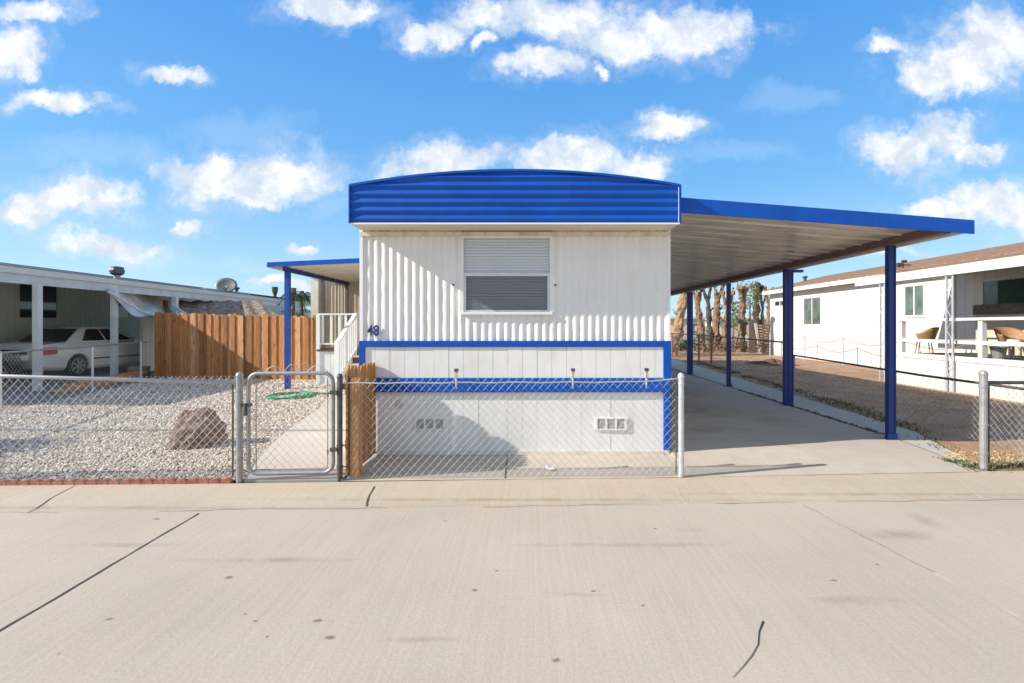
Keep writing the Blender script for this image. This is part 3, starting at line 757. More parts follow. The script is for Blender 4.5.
# ================================================================== PATIO COVER (left)
pc = thing('patio_cover', 'blue edged patio cover on a blue post left of the mobile home', 'patio cover', (-4, 11.2, 0))
PY0, PY1 = 11.2, 17.5
def pz(x): return 2.93 + (x + 6.12) * (.10 / 2.2)
mb = MB(); vs = []; y = PY0 + .02; prof = []
while y < PY1: prof += [(y, 0), (y + .27, 0), (y + .28, .02), (y + .3, .02), (y + .31, 0)]; y += .32
for yy, dz in prof: vs += [(-6.1, yy, pz(-6.1) - dz), (-2.015, yy, pz(-2.015) - dz)]
mb.add(vs, [(2 * i, 2 * i + 1, 2 * i + 3, 2 * i + 2) for i in range(len(prof) - 1)]); mb.build('roof_panel', simple('cream_patio_panel', (.70, .63, .50), .5, 0, .1, 2), pc)
MB().slab([(-6.12, PY0 + .001, pz(-6.12) + .03), (-2.015, PY0 + .001, pz(-2.015) + .03), (-2.015, PY1, pz(-2.015) + .03), (-6.12, PY1, pz(-6.12) + .03)], .02).build('roof_deck', white, pc)
MB().slab([(-6.13, PY0 - .02, pz(-6.12) + .10), (-2.015, PY0 - .02, pz(-2.015) + .10), (-2.015, PY0, pz(-2.015) + .10), (-6.13, PY0, pz(-6.12) + .10)], .11).build('front_fascia', blue, pc)
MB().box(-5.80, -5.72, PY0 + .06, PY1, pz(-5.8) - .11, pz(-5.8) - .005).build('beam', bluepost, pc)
MB().box(-6.13, -6.12, PY0, PY1, pz(-6.12) - .02, pz(-6.12) + .08).build('side_edge', white, pc)
for y_ in (11.4, 16.5):
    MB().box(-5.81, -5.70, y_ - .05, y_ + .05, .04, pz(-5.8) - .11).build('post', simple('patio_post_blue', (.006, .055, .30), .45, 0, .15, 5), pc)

# deck and stairs
dk = thing('porch_deck', 'white railed porch deck with stairs left of the mobile home', 'porch', (-4, 12, 0))
DX0, DXS, DY, DZ = -5.42, -4.47, 12.3, .98
MB().box(DX0, -2.03, DY, 15.0, DZ - .05, DZ).build('deck_floor', deckbrown, dk)
mb = MB(); x_ = DX0
while x_ < DXS - .02: mb.box(x_ + .003, x_ + .155, DY - .02, DY + .02, .05, DZ - .08); x_ += .158
mb.box(DX0 - .02, DX0, DY - .02, 14.9, .05, DZ - .06)
mb.build('skirt_panel', white, dk)
MB().box(DX0 - .03, DXS + .04, DY - .03, DY + .03, 1.83, 1.87).build('top_rail', white, dk); MB().box(DX0 + .03, DXS - .02, DY - .02, DY + .02, 1.07, 1.11).build('bottom_rail', white, dk)
for px in (323, 331.5, 339.5, 346):
    x_ = (px - CX) / 39; MB().box(x_ - .028, x_ + .028, DY - .015, DY + .015, 1.11, 1.83).build('baluster', white, dk)
for x_ in (DX0, DXS): MB().box(x_ - .045, x_ + .045, DY - .045, DY + .045, .05, 1.83).build('newel_post', white, dk)
MB().box(DX0 - .03, DXS, DY - .05, DY - .02, DZ - .08, DZ - .03).build('deck_edge', deckbrown, dk)
# stair: descends toward the street from y=12.25 to 11.0
ns = 5
for k in range(ns):
    z_ = DZ - (k + 1) * DZ / (ns + .4); y_ = DY - .02 - k * .25
    MB().box(DXS + .03, -3.3, y_ - .27, y_ - .0, z_ - .035, z_).build('tread', white, dk)
    MB().box(DXS + .03, -3.3, y_ - .005, y_ + .0, z_, z_ + .14).build('riser', deckbrown, dk)
mb = MB().obox((DXS, DY, DZ - .12), (DXS, DY - 1.3, .14), .04, .22).build('stringer', white, dk)
MB().obox((DXS, DY, 1.85), (DXS, DY - 1.15, 1.17), .09, .06).build('stair_handrail', white, dk)
for k in range(9):
    y_ = DY - .08 - k * .125; zt = 1.85 - (DY - y_) * .59; MB().box(DXS - .015, DXS + .02, y_ - .02, y_ + .02, zt - .93 + .1, zt - .02).build('baluster', white, dk)
MB().box(DXS - .05, DXS + .05, DY - 1.22, DY - 1.12, .05, 1.2).build('newel_post', white, dk)

# tan ribbed room behind the deck
rm = thing('patio_room', 'tan ribbed metal room behind the white porch rail', 'patio room', (-4.5, 15.2, 0))
mb = MB(); x0_, x1_ = -6.9, -2.05
def rfn(u, v):
    X = x0_ + (x1_ - x0_) * u; k = (X - x0_) % .105; d = .02 if .04 < k < .075 else 0; return (X, 15.2 + d, .05 + v * 3.05)
mb.grid(rfn, 180, 1); mb.build('front_wall', tan, rm)
MB().box(x0_, x0_ + .04, 15.25, 22, .05, 3.1).box(x0_ + .04, x1_, 21.9, 22, .05, 3.1).build('side_wall', tan, rm)
MB().box(x0_ - .02, x0_ + .22, 15.15, 15.2, .05, 3.1).build('corner_trim', simple('cream_trim', (.72, .68, .56), .6), rm)
for px in (323, 347):
    x_ = (px - CX) / (F / 15.2); MB().box(x_ - .04, x_ + .04, 15.165, 15.19, .05, 3.08).build('seam_post', brownbox, rm)
MB().box(x0_ - .05, x1_, 15.1, 22.05, 3.1, 3.16).build('roof', white, rm)

# ================================================================== WOOD FENCES
wf = thing('wood_fence', 'tall cedar board fence across the back of the gravel yard', 'fence', (-8.4, 13.6, 0))
A, B = Vector((-10.78, 13.9, 0)), Vector((-5.93, 13.25, 0)); Ld = (B - A).length; dd = (B - A) / Ld; nn = Vector((dd.y, -dd.x, 0))
mb = MB(); u = 0; k = 0
while u < Ld - .08:
    w_ = random.uniform(.125, .145); off = .0 if k % 2 == 0 else .024; h0 = 1.93 - .13 * (u / Ld) + random.uniform(-.022, .022)
    c0, c1 = A + dd * u, A + dd * min(Ld, u + w_)
    def q(p, z): return (p.x + nn.x * off, p.y + nn.y * off, z)
    def q2(p, z): return (p.x + nn.x * (off + .018), p.y + nn.y * (off + .018), z)
    e = dd * .02
    mb.add([q2(c0, .05), q2(c1, .05), q2(c1, h0 - .02), q2(c1 - e, h0), q2(c0 + e, h0), q2(c0, h0 - .02), q(c0, .05), q(c1, .05), q(c1, h0 - .02), q(c1 - e, h0), q(c0 + e, h0), q(c0, h0 - .02)],
           [(0, 1, 2, 3, 4, 5), (11, 10, 9, 8, 7, 6)] + [(i, 6 + i, 6 + (i + 1) % 6, (i + 1) % 6) for i in range(6)])
    u += w_ - (.008 if k % 2 else .012); k += 1
mb.build('board_panel', cedar, wf)
for tt in (0.0, .5, 1.0):
    p = A + dd * Ld * tt; MB().box(p.x - .07, p.x + .03, p.y + .02, p.y + .12, .04, 1.97 - .13 * tt).build('fence_post', cedar2, wf)
mb = MB()
for z in (.4, 1.2, 1.7): mb.obox((A.x, A.y + .045, z), (B.x, B.y + .045, z - .05), .04, .09)
mb.build('rail', cedar2, wf)
mb = MB()
for k in range(10):
    y_ = 13.9 + k * .14; mb.box(-10.87, -10.85, y_, y_ + .13, .05, 1.93 + random.uniform(-.02, .02))
mb.build('return_panel', cedar, wf)

pf = thing('picket_fence', 'short rough cedar picket fence between the gate and the home', 'fence', (-1.83, 5.1, 0))
MB().box(-1.800, -1.705, 4.80, 4.89, .03, 1.03).build('fence_post', cedar2, pf)
mb = MB(); y_ = 4.79; k = 0
while y_ < 5.57:
    w_ = .0945 if y_ < 5.5 else HY - .001 - y_ + .004; zt = 1.13 + random.uniform(-.01, .012); x_ = -1.822 - .004 * (k % 2)
    poly = [(y_, .05), (y_ + w_ - .004, .05)] + [(y_ + (w_ - .004) * (.5 + .5 * math.cos(math.pi * j / 6)), zt - .075 + .075 * math.sin(math.pi * j / 6)) for j in range(7)]
    k_ = len(poly); vs = [(x_ - .018, a_, c_) for a_, c_ in poly] + [(x_, a_, c_) for a_, c_ in poly]
    mb.add(vs, [tuple(reversed(range(k_))), tuple(range(k_, 2 * k_))] + [(i, (i + 1) % k_, k_ + (i + 1) % k_, k_ + i) for i in range(k_)])
    y_ += w_ + .0015; k += 1
mb.build('pickets', cedar2, pf)
for z_ in (.30, .86): MB().box(-1.885, -1.846, 4.89, 5.62, z_, z_ + .08).build('rail', cedar2, pf)

# ================================================================== SMALL THINGS
# boulder
def blob_obj(name, c, sx, sy, sz, m, seed, sub=4, rough=.22, shape=None):
    bm = bmesh.new(); bmesh.ops.create_icosphere(bm, subdivisions=sub, radius=1)
    r = random.Random(seed)
    from mathutils import noise as mn
    planes = [Vector((r.uniform(-1, 1), r.uniform(-1, 1), r.uniform(-.2, 1))).normalized() for _ in range(16)]
    for v in bm.verts:
        p = v.co.copy(); d = p.normalized(); k = 1.0
        for pl in planes:
            t_ = d.dot(pl)
            if t_ > .05: k = min(k, .80 / t_)
        k *= 1 + rough * .35 * mn.noise(d * 2.5 + Vector((seed, 0, 0))) + rough * .25 * mn.noise(d * 7)
        v.co = Vector((d.x * k * sx, d.y * k * sy, d.z * k * sz))
        if shape: v.co = shape(v.co)
        v.co.z += sz * .6
        if v.co.z < -.03: v.co.z = -.03
    me = bpy.data.meshes.new(name); bm.to_mesh(me); bm.free(); me.materials.append(m)
    o = bpy.data.objects.new(name, me); COL.objects.link(o); o.location = c; o['_o'] = tuple(c); ALL.append(o); return o
bx, by = G(193, 449, ZG)
from mathutils import noise as mnoise
bm = bmesh.new()
for (px, z, yf, yb) in ((164, -.05, -.16, .22), (166, .05, -.14, .2), (171, .26, -.10, .16), (178, .475, -.05, .14), (190, .50, -.02, .16), (203, .48, -.03, .15), (209, .34, -.13, .18), (218, .30, -.08, .16), (222, .08, -.12, .18), (223, -.05, -.14, .2), (196, -.05, -.26, .26), (186, .22, -.23, .24), (203, .12, -.25, .24), (176, .0, -.24, .24)):
    X = (px - 193) / 82 * .78 - .075
    z *= .93; bm.verts.new((X, yf, z)); bm.verts.new((X + .01, yb, z * .96))
hull = bmesh.ops.convex_hull(bm, input=bm.verts[:]); 
bmesh.ops.delete(bm, geom=[g_ for g_ in hull['geom_interior'] if isinstance(g_, bmesh.types.BMVert)], context='VERTS')
bmesh.ops.triangulate(bm, faces=bm.faces[:]); bmesh.ops.subdivide_edges(bm, edges=bm.edges[:], cuts=9, use_grid_fill=True); bm.normal_update()
for v in bm.verts:
    p = v.co; c1 = mnoise.voronoi(p * 8)[0]; v.co = p + v.normal * (.030 * mnoise.fractal(p * 11, 1.0, 2.1, 4) + .05 * min(.4, c1[1] - c1[0]) - .008)
me = bpy.data.meshes.new('boulder'); bm.to_mesh(me); bm.free(); me.materials.append(rockm)
o = bpy.data.objects.new('boulder', me); COL.objects.link(o); o.location = (bx, by + .17, ZG - .01); ALL.append(o); tag(o, 'brown angular boulder sitting on the pale gravel', 'boulder')
# off-frame shrub casting the shadow at the lower left is built with the plants
# hose
hx, hy = G(291, 397, ZG)
hs = []; 
for i in range(150):
    a_ = i / 150 * 2 * math.pi * 4.3; r_ = .30 + .16 * math.sin(i * .21) * .3 + .035 * math.sin(i * .5); hs.append((hx + r_ * 1.35 * math.cos(a_) + .02 * math.sin(i), hy + r_ * 1.4 * math.sin(a_), ZG + .035 + .02 * (i / 150) + .012 * math.sin(i * .9)))
hs.append((hx + .9, hy + .2, ZG + .03)); o = MB().tube(hs, .017, 7).build('garden_hose', hosem, origin=(hx, hy, ZG), smooth=True)
tag(o, 'coiled green garden hose lying on the gravel', 'hose')
# twig
tw = [G(763, 622), G(759, 632), G(758, 645), G(752, 656), G(743, 667), G(733, 678)]
o = MB().tube([(x_, y_, .0035) for x_, y_ in tw], [.004, .002, .0018, .0018, .0016, .001], 6).build('twig', blackpl, origin=(*tw[2], 0)); tag(o, 'thin dark curved twig lying on the concrete road', 'twig')
# small white scrap by the fence
o = MB().add([(.17, 5.02, .05), (.26, 5.0, .052), (.24, 5.07, .06), (.16, 5.09, .09), (.19, 5.05, .07)], [(0, 1, 2, 4), (0, 4, 3), (4, 2, 3)]).build('paper_scrap', white, origin=(.2, 5.03, .05)); tag(o, 'small white scrap of litter at the foot of the skirting', 'litter')
# lumber
lb = thing('lumber_stack', 'orange cedar boards lying on the ground beside the side fence', 'lumber', (-11, 12, 0))
for k, (p, q, z) in enumerate((((-10.55, 10.8), (-10.95, 13.0), .07), ((-10.8, 10.9), (-11.1, 13.4), .07), ((-10.62, 11.3), (-11.25, 13.7), .13), ((-10.9, 11.7), (-11.35, 14.2), .19), ((-11.05, 11.5), (-11.5, 14.3), .13))):
    MB().obox((*p, z), (*q, z + .02), .24, .05).build('board', lumber, lb)
bl = thing('brick_pile', 'small pile of brown blocks beside the end of the cedar fence', 'blocks', (-11.6, 14, 0))
for k in range(4):
    MB().box(-11.75 + .04 * k, -11.25 + .03 * (k % 2), 13.9, 14.2, .03 + k * .085, .11 + k * .085).build('block', simple('brown_block', (.28, .17, .11), .9, 0, .3, 5), bl)
# overhead cable over the kerb (throws the thin shadow across the gravel)
cb = MB(); pts = [(-22 + i * 1.5, 4.72 + .02 * math.sin(i), 5.85 - .04 * math.sin(math.pi * i / 30)) for i in range(31)]
o = cb.tube(pts, .042, 6).build('overhead_cable', blackpl, origin=(0, 4.7, 5.4)); tag(o, 'dark utility cable strung high above the kerb', 'cable')

# ================================================================== LEFT NEIGHBOUR
nh = thing('mobile_home', 'sage green mobile home with dark roof and white fascia left of the cedar fence', 'mobile home', (-16, 14, 0))
def ex(y): return -11.5 - max(0, y - 11.2) * .075      # eave line drifts away
WX = -16.2
MB().box(WX - 6, WX, 8, 34, .02, 3.35).build('wall', green_siding, nh)
mb = MB(); Y0, Y1 = 8.0, 23.5
def n_roof(x, y): return 2.90 + (ex(y) - x) * .135
mb.slab([(ex(Y0), Y0, 2.9), (ex(Y1), Y1, 2.9), (WX, Y1, n_roof(WX, Y1)), (WX, Y0, n_roof(WX, Y0))], .03)
mb.slab([(WX, Y0, 3.53), (WX, 34, 3.4), (-22, 34, 3.6), (-22, Y0, 3.6)], .1)
mb.build('roof', greyroof, nh)
mb = MB()
def strip(mb, x_off, z0, z1, t_): 
    a0, a1 = (ex(Y0) + x_off, Y0 - .01), (ex(Y1) + x_off, Y1)
    mb.add([(a0[0], a0[1], z0), (a1[0], a1[1], z0), (a1[0], a1[1], z1), (a0[0], a0[1], z1), (a0[0] - t_, a0[1], z0), (a1[0] - t_, a1[1], z0), (a1[0] - t_, a1[1], z1), (a0[0] - t_, a0[1], z1)],
           [(0, 1, 2, 3), (7, 6, 5, 4), (3, 2, 6, 7), (0, 4, 5, 1), (0, 3, 7, 4), (1, 5, 6, 2)])
strip(mb, .03, 2.74, 2.885, .05); mb.build('fascia', white2, nh)
mb = MB(); strip(mb, -.02, 2.52, 2.738, .08); mb.build('eave_beam', simple('pale_grey_paint', (.58, .60, .60), .5), nh)
MB().slab([(ex(Y0) - .1, Y0 + .02, 2.70), (ex(Y1) - .1, Y1, 2.70), (WX, Y1, 3.1), (WX, Y0 + .02, 3.1)], .02).build('carport_ceiling', simple('carport_ceiling', (.78, .78, .74), .6), nh)
def nwin(y0, y1, z0, z1, X, par, sgn=1, m=glassdark, name='window', mull=True, fr=.09):
    """framed window on a wall facing +x (sgn=1) or -x (sgn=-1)"""
    a, b = (X, X + .03 * sgn); lo, hi = min(a, b), max(a, b)
    mb = MB().box(lo, hi, y0 - fr, y0, z0 - fr, z1 + fr).box(lo, hi, y1, y1 + fr, z0 - fr, z1 + fr).box(lo, hi, y0, y1, z0 - fr, z0).box(lo, hi, y0, y1, z1, z1 + fr)
    if mull: mb.box(lo, hi, (y0 + y1) / 2 - .025, (y0 + y1) / 2 + .025, z0, z1)
    w_ = mb.build(name, white2, par)
    c = X + .012 * sgn; MB().box(min(c, c + .004 * sgn), max(c, c + .004 * sgn), y0, y1, z0, z1).build('pane', m, w_); return w_
s_ = lambda px: F * abs(WX) / (CX - px)
nwin(s_(19), s_(56), 1.82, 3.0, WX, nh, fr=.08)
nwin(s_(118), s_(128), 1.9, 2.95, WX, nh, fr=.08, mull=False)
for y_ in (11.27, 13.55, 16.15, 21.5):
    x_ = ex(y_) - .06; MB().box(x_ - .065, x_ + .065, y_ - .06, y_ + .06, .03, 2.53).build('carport_post', simple('sage_white_paint', (.62, .65, .62), .5), nh)
# roof things
def rp(px, py, X):   # point on a sight line at lateral distance X
    d = F * abs(X) / (CX - px); return (X, d, H + (CY - py) * d / F)
x_, y_, z_ = rp(117, 276, -12.4)
v = thing('roof_vent', 'round turbine vent on the dark roof above the carport', 'vent', (x_, y_, z_ - .05))
MB().lathe((x_, y_, z_ - .15), [(.10, 0), (.08, .1), (.08, .18)], 12).build('pipe', galv, v)
MB().lathe((x_, y_, z_ + .02), [(.10, 0), (.17, .05), (.19, .14), (.16, .22), (.17, .24), (.04, .27)], 14).build('turbine', simple('dark_turbine', (.13, .13, .13), .5, .5, .3, 20), v)
x_, y_, z_ = rp(226, 297, -12.6)
d_ = thing('satellite_dish', 'grey satellite dish tilted on the far end of the neighbour roof', 'satellite dish', (x_, y_, z_ - .1))
mb = MB(); cx_, cy_, cz_ = x_, y_, z_ + .50; Rm = Matrix.Rotation(R(-62), 3, 'X') @ Matrix.Rotation(R(18), 3, 'Y')
Rm = Matrix.Rotation(R(16), 3, 'Y') @ Matrix.Rotation(R(58), 3, 'X')
vs = [tuple(Rm @ Vector((0, 0, -.07)) + Vector((cx_, cy_, cz_)))]; fs = []
for i in range(1, 5):
    for j in range(20):
        t_ = 2 * math.pi * j / 20; r_ = i / 4; vs.append(tuple(Rm @ Vector((.43 * r_ * math.cos(t_), .36 * r_ * math.sin(t_), -.07 * (1 - r_ * r_))) + Vector((cx_, cy_, cz_))))
for j in range(20): fs.append((0, 1 + j, 1 + (j + 1) % 20))
for i in range(3):
    for j in range(20): a_ = 1 + i * 20; fs.append((a_ + j, a_ + 20 + j, a_ + 20 + (j + 1) % 20, a_ + (j + 1) % 20))
dish = mb.add(vs, fs); do = dish.build('reflector', simple('dish_grey', (.11, .13, .13), .5, .1, .15, 5), d_, smooth=True)
sm = do.modifiers.new('t', 'SOLIDIFY'); sm.thickness = .02
MB().tube([(x_, y_, z_ - .1), (x_, y_ + .02, z_ + .25), (cx_, cy_ + .05, cz_ - .05)], .03, 8).tube([(x_ - .25, y_, z_ - .1), (x_, y_, z_ + .2)], .015, 6).tube([(x_ + .25, y_, z_ - .1), (x_, y_, z_ + .2)], .015, 6).build('mast', whitepost, d_)
MB().tube([(cx_, cy_, cz_ - .33), (cx_ + .25, cy_ - .45, cz_ - .2)], .014, 6).box(cx_ + .2, cx_ + .3, cy_ - .5, cy_ - .42, cz_ - .24, cz_ - .14).build('feed_arm', darkmetal, d_)
x_, y_, z_ = rp(238, 295, -12.6)
du = thing('roof_duct', 'silver cylindrical duct lying along the neighbour roof beside the dish', 'duct', (x_, y_, z_))
MB().tube([(x_, y_ - 2.2, z_ - .02), (x_, y_ + .7, z_ - .02)], .16, 14).build('pipe', galv, du, smooth=False)
MB().lathe((x_, y_ - .1, z_ + .1), [(.06, 0), (.06, .12), (.12, .16), (.12, .22), (.02, .25)], 10).build('cowl', darkmetal, du)
# fallen canvas
def tf(u, v):
    P0 = Vector(W(107, 292, 13.2)); P1 = Vector(W(146, 290, 17)); P2 = Vector(W(156, 318, 14.6)); P3 = Vector(W(192, 313, 17.5))
    a = P0.lerp(P2, u); b = P1.lerp(P3, u); p = a.lerp(b, v)
    p.z -= .26 * math.sin(math.pi * u) * (1 - .5 * v) ; p.z += .06 * math.sin(u * 9 + v * 6) + .05 * math.sin(v * 14 + u * 3)
    return tuple(p)
o = MB().grid(tf, 26, 20).build('shade_canvas', tarp, origin=W(130, 310, 14.5), smooth=True); tag(o, 'torn pale canvas awning hanging down from the neighbour eave behind the cedar fence', 'canvas')
o.modifiers.new('t', 'SOLIDIFY').thickness = .015
o = MB().obox(W(108, 291, 13.0), W(146, 314, 13.9), .05, .05).obox(W(146, 314, 13.9), W(164, 318.5, 14.8), .05, .05).build('awning_pole', whitepost, origin=W(130, 305, 13.5)); tag(o, 'bent white pole along the edge of the fallen canvas', 'pole')
# low torn roof beyond
lr = thing('lean_to', 'lean-to roof with torn patchy brown roofing beyond the cedar fence', 'lean-to', (-11, 18, 0))
A_ = [W(160, 301, 17.0), W(258, 300.5, 20.0), W(283, 319, 18), W(176, 326, 15.2)]
mb = MB()
def lf(u, v):
    a = Vector(A_[0]).lerp(Vector(A_[1]), u); b = Vector(A_[3]).lerp(Vector(A_[2]), u); p = a.lerp(b, v); p.z += .03 * math.sin(u * 40 + v * 5); return tuple(p)
mb.grid(lf, 50, 6).build('roof', torn, lr)
MB().box(-13, -12.9, 16, 22, .02, 2.2).build('wall', green_siding, lr)
MB().obox(W(171, 287, 16.5), W(171, 330, 16.5), .1, .1, (0, 1, 0)).build('post', white2, lr)
MB().obox(W(172, 305, 16), W(190, 318, 15.6), .05, .10).build('brace', white2, lr)

# ------------------------------------------------------------------ cars
def make_car(X, Y, label):
    """right rear corner at X, Y; nose towards +y"""
    cx = X - .9; t = thing('parked_car', label, 'car', (cx, Y, .03))
    st = [(0.0, .74, .36, .70), (.05, .80, .31, .86), (.14, .84, .27, .955), (.5, .875, .22, .99), (1.1, .89, .2, .985), (2.0, .90, .19, .965), (3.0, .90, .19, .945), (3.5, .89, .2, .92), (4.1, .865, .22, .85), (4.5, .81, .25, .775), (4.68, .73, .28, .70), (4.75, .64, .34, .60)]
    def sec(hw, zb, zt):
        h = zt - zb; return [(hw * .86, zb), (hw * .965, zb + .10 * h), (hw * .995, zb + .35 * h), (hw, zb + .58 * h), (hw * .985, zt - .12 * h), (hw * .93, zt - .02), (hw * .6, zt + .012), (0, zt + .02)]
    mb = MB(); n_ = 15; vs = []
    for (y, hw, zb, zt) in st:
        half = sec(hw, zb, zt); ring = [(cx + a, Y + y, z + .03) for a, z in half] + [(cx - a, Y + y, z + .03) for a, z in reversed(half[:-1])]
        vs += ring
    fs = [(i * n_ + j, i * n_ + (j + 1) % n_, (i + 1) * n_ + (j + 1) % n_, (i + 1) * n_ + j) for i in range(len(st) - 1) for j in range(n_)]
    fs += [tuple(reversed(range(n_))), tuple((len(st) - 1) * n_ + j for j in range(n_))]
    mb.add(vs, fs); body = mb.build('body', carwhite, t, smooth=True)
    WHY = (1.08, 3.86)
    for wy in WHY:
        c = MB().tube([(cx - 1.2, Y + wy, .34), (cx + 1.2, Y + wy, .34)], .35, 28).build('cut', carwhite)
        m = body.modifiers.new('b', 'BOOLEAN'); m.object = c; m.operation = 'DIFFERENCE'; m.solver = 'EXACT'
        bpy.context.view_layer.update(); me = bpy.data.meshes.new_from_object(body.evaluated_get(bpy.context.evaluated_depsgraph_get()))
        body.modifiers.clear(); body.data = me; ALL.remove(c); bpy.data.objects.remove(c)
    if True:
        bm = bmesh.new(); bm.from_mesh(body.data)
        for e in bm.edges:
            if len(e.link_faces) == 2 and e.calc_face_angle(0) > R(32): e.smooth = False
        bm.to_mesh(body.data); bm.free()
    # cabin
    def ring(y0, y1, hw, z, k=0): return [(cx - hw, Y + y0, z + .03), (cx + hw, Y + y0, z + .03), (cx + hw, Y + y1, z + .03), (cx - hw, Y + y1, z + .03)]
    lo = ring(.80, 3.55, .80, .955); mid = ring(1.42, 2.62, .60, 1.385); top = ring(1.62, 2.42, .50, 1.425)
    mb = MB().add(lo + mid + top, [(3, 2, 1, 0), (0, 1, 5, 4), (1, 2, 6, 5), (2, 3, 7, 6), (3, 0, 4, 7), (4, 5, 9, 8), (5, 6, 10, 9), (6, 7, 11, 10), (7, 4, 8, 11), (8, 9, 10, 11)])
    cab = mb.build('cabin', carwhite, t, bevel=.055, smooth=True)
    def inset(a, b, c, d, u0, u1, v0, v1, off=.012):
        a, b, c, d = map(Vector, (a, b, c, d)); n = (b - a).cross(d - a).normalized()
        def P(u, v): return a.lerp(b, u).lerp(d.lerp(c, u), v) + n * off
        return [P(u0, v0), P(u1, v0), P(u1, v1), P(u0, v1)]
    def gl(name, quad, par, m=glassdark):
        q = list(quad); n = (q[1] - q[0]).cross(q[3] - q[0]).normalized() * -.02
        MB().add(q + [p + n for p in q], [(0, 1, 2, 3), (7, 6, 5, 4), (0, 4, 5, 1), (1, 5, 6, 2), (2, 6, 7, 3), (3, 7, 4, 0)]).build(name, m, par)
    gl('rear_window', inset(lo[0], lo[1], mid[1], mid[0], .05, .95, .10, .92), t)
    gl('windshield', inset(lo[2], lo[3], mid[3], mid[2], .05, .95, .06, .93), t)
    for sgn in (1, -1):
        f = (lo[1], lo[2], mid[2], mid[1]) if sgn == 1 else (lo[3], lo[0], mid[0], mid[3])
        for (u0, u1) in ((.17, .47), (.50, .86)) if sgn == 1 else ((.14, .50), (.53, .83)):
            gl('side_window', inset(*f, u0, u1, .12, .90), t)
        xs_ = cx + sgn * .90
        MB().box(min(xs_, xs_ + sgn * .015), max(xs_, xs_ + sgn * .015), Y + 1.5, Y + 3.42, .50, .54).build('side_moulding', blackpl, t)
        MB().box(min(cx + sgn * .72, cx + sgn * .855), max(cx + sgn * .72, cx + sgn * .855), Y - .04, Y + .12, .70, .88).box(min(cx + sgn * .80, cx + sgn * .868), max(cx + sgn * .80, cx + sgn * .90), Y + .0, Y + .42, .71, .89).build('tail_lamp', redlamp, t)
        MB().box(min(cx + sgn * .50, cx + sgn * .80), max(cx + sgn * .50, cx + sgn * .80), Y + 4.50, Y + 4.70, .60, .72).build('headlight', clearlamp, t)
        MB().box(min(xs_ - sgn * .08, xs_ + sgn * .12), max(xs_ - sgn * .08, xs_ + sgn * .12), Y + 3.15, Y + 3.28, .95, 1.07).build('mirror', carwhite, t, bevel=.02)
        for hy in (1.75, 2.65): MB().box(min(xs_ - sgn * .02, xs_ + sgn * .012), max(xs_ - sgn * .02, xs_ + sgn * .012), Y + hy, Y + hy + .16, .80, .83).build('door_handle', carwhite, t)
        for wy in WHY:
            ty = MB().tube([(xs_ - sgn * .23, Y + wy, .34), (xs_ - sgn * .22, Y + wy, .34), (xs_ - sgn * .04, Y + wy, .34), (xs_ - sgn * .03, Y + wy, .34)], [.27, .305, .305, .27], 26).build('wheel', tyre, t)
            mb = MB().tube([(xs_ - sgn * .06, Y + wy, .34), (xs_ - sgn * .022, Y + wy, .34)], .05, 12)
            for k in range(7):
                a_ = 2 * math.pi * k / 7; mb.obox((xs_ - sgn * .03, Y + wy, .34), (xs_ - sgn * .03, Y + wy + .20 * math.cos(a_), .34 + .20 * math.sin(a_)), .05, .05, (0, math.sin(a_ + .5), .3))
            mb.tube([(xs_ - sgn * .025, Y + wy + .21 * math.cos(2 * math.pi * k / 24), .34 + .21 * math.sin(2 * math.pi * k / 24)) for k in range(24)], .016, 6, closed=True)
            mb.build('rim', rimm, ty)
    MB().box(cx - .45, cx + .45, Y - .012, Y + .1, .72, .84).build('number_plate_panel', blackpl, t)
    MB().box(cx - .8, cx + .8, Y - .05, Y + .08, .40, .56).build('rear_bumper', carwhite, t, bevel=.02)
    t.scale = (1, 1, 1.055)
    return t
car = make_car(-13.55, 13.35, 'white sedan parked under the carport behind the side fence')
dup(car, (-14.45, 8.36, .02), 'dark car parked nose to tail behind the white sedan', matmap={carwhite: cardark})

# ================================================================== RIGHT NEIGHBOUR
rh = thing('mobile_home', 'white mobile home with brown shingle roof right of the dirt yard', 'mobile home', (13, 18, 0))
WX2 = 12.65
MB().box(WX2, WX2 + 6.2, 4, 25.3, .03, 3.25).build('wall', white_siding_y, rh)
mb = MB(); rx, rz = 15.6, 4.20
mb.slab([(WX2 - .32, 3.8, 3.43), (rx, 3.8, rz), (rx, 25.4, rz), (WX2 - .32, 25.4, 3.43)], .05)
mb.slab([(rx, 3.8, rz), (19.2, 3.8, 3.43), (19.2, 25.4, 3.43), (rx, 25.4, rz)], .05)
mb.slab([(WX2 - 3.0, 3.8, 2.935), (WX2 - .3, 3.8, 3.40), (WX2 - .3, 14.2, 3.40), (WX2 - 3.0, 14.2, 2.935)], .04)
mb.build('roof', brownshingle, rh)
MB().add([(WX2, 25.3, 3.25), (18.9, 25.3, 3.25), (rx, 25.3, rz - .05)], [(0, 1, 2)]).build('gable', white2, rh)
MB().box(WX2 - .36, WX2 - .33, 14.2, 25.42, 3.18, 3.36).box(WX2 - .33, WX2, 14.2, 25.3, 3.22, 3.26).build('fascia', white2, rh)
s2 = lambda px: F * WX2 / (px - CX)
nwin(s2(821), s2(804.5), 1.62, 2.80, WX2, rh, -1, simple('greenish_glass', (.10, .13, .11), .15, 0, .5, 2), fr=.07)
nwin(s2(924), s2(906), 1.90, 2.86, WX2, rh, -1, MATS['greenish_glass'], fr=.07)
nwin(s2(785.5), s2(775.5), 2.58, 2.80, WX2, rh, -1, glassdark, fr=.05)
nwin(s2(1050), s2(984), 1.62, 2.78, WX2, rh, -1, MATS['greenish_glass'], fr=.08)
MB().box(WX2 - .06, WX2 - .035, s2(1050), s2(1000), 1.7, 2.76).build('window_shade', darkgreen, rh)
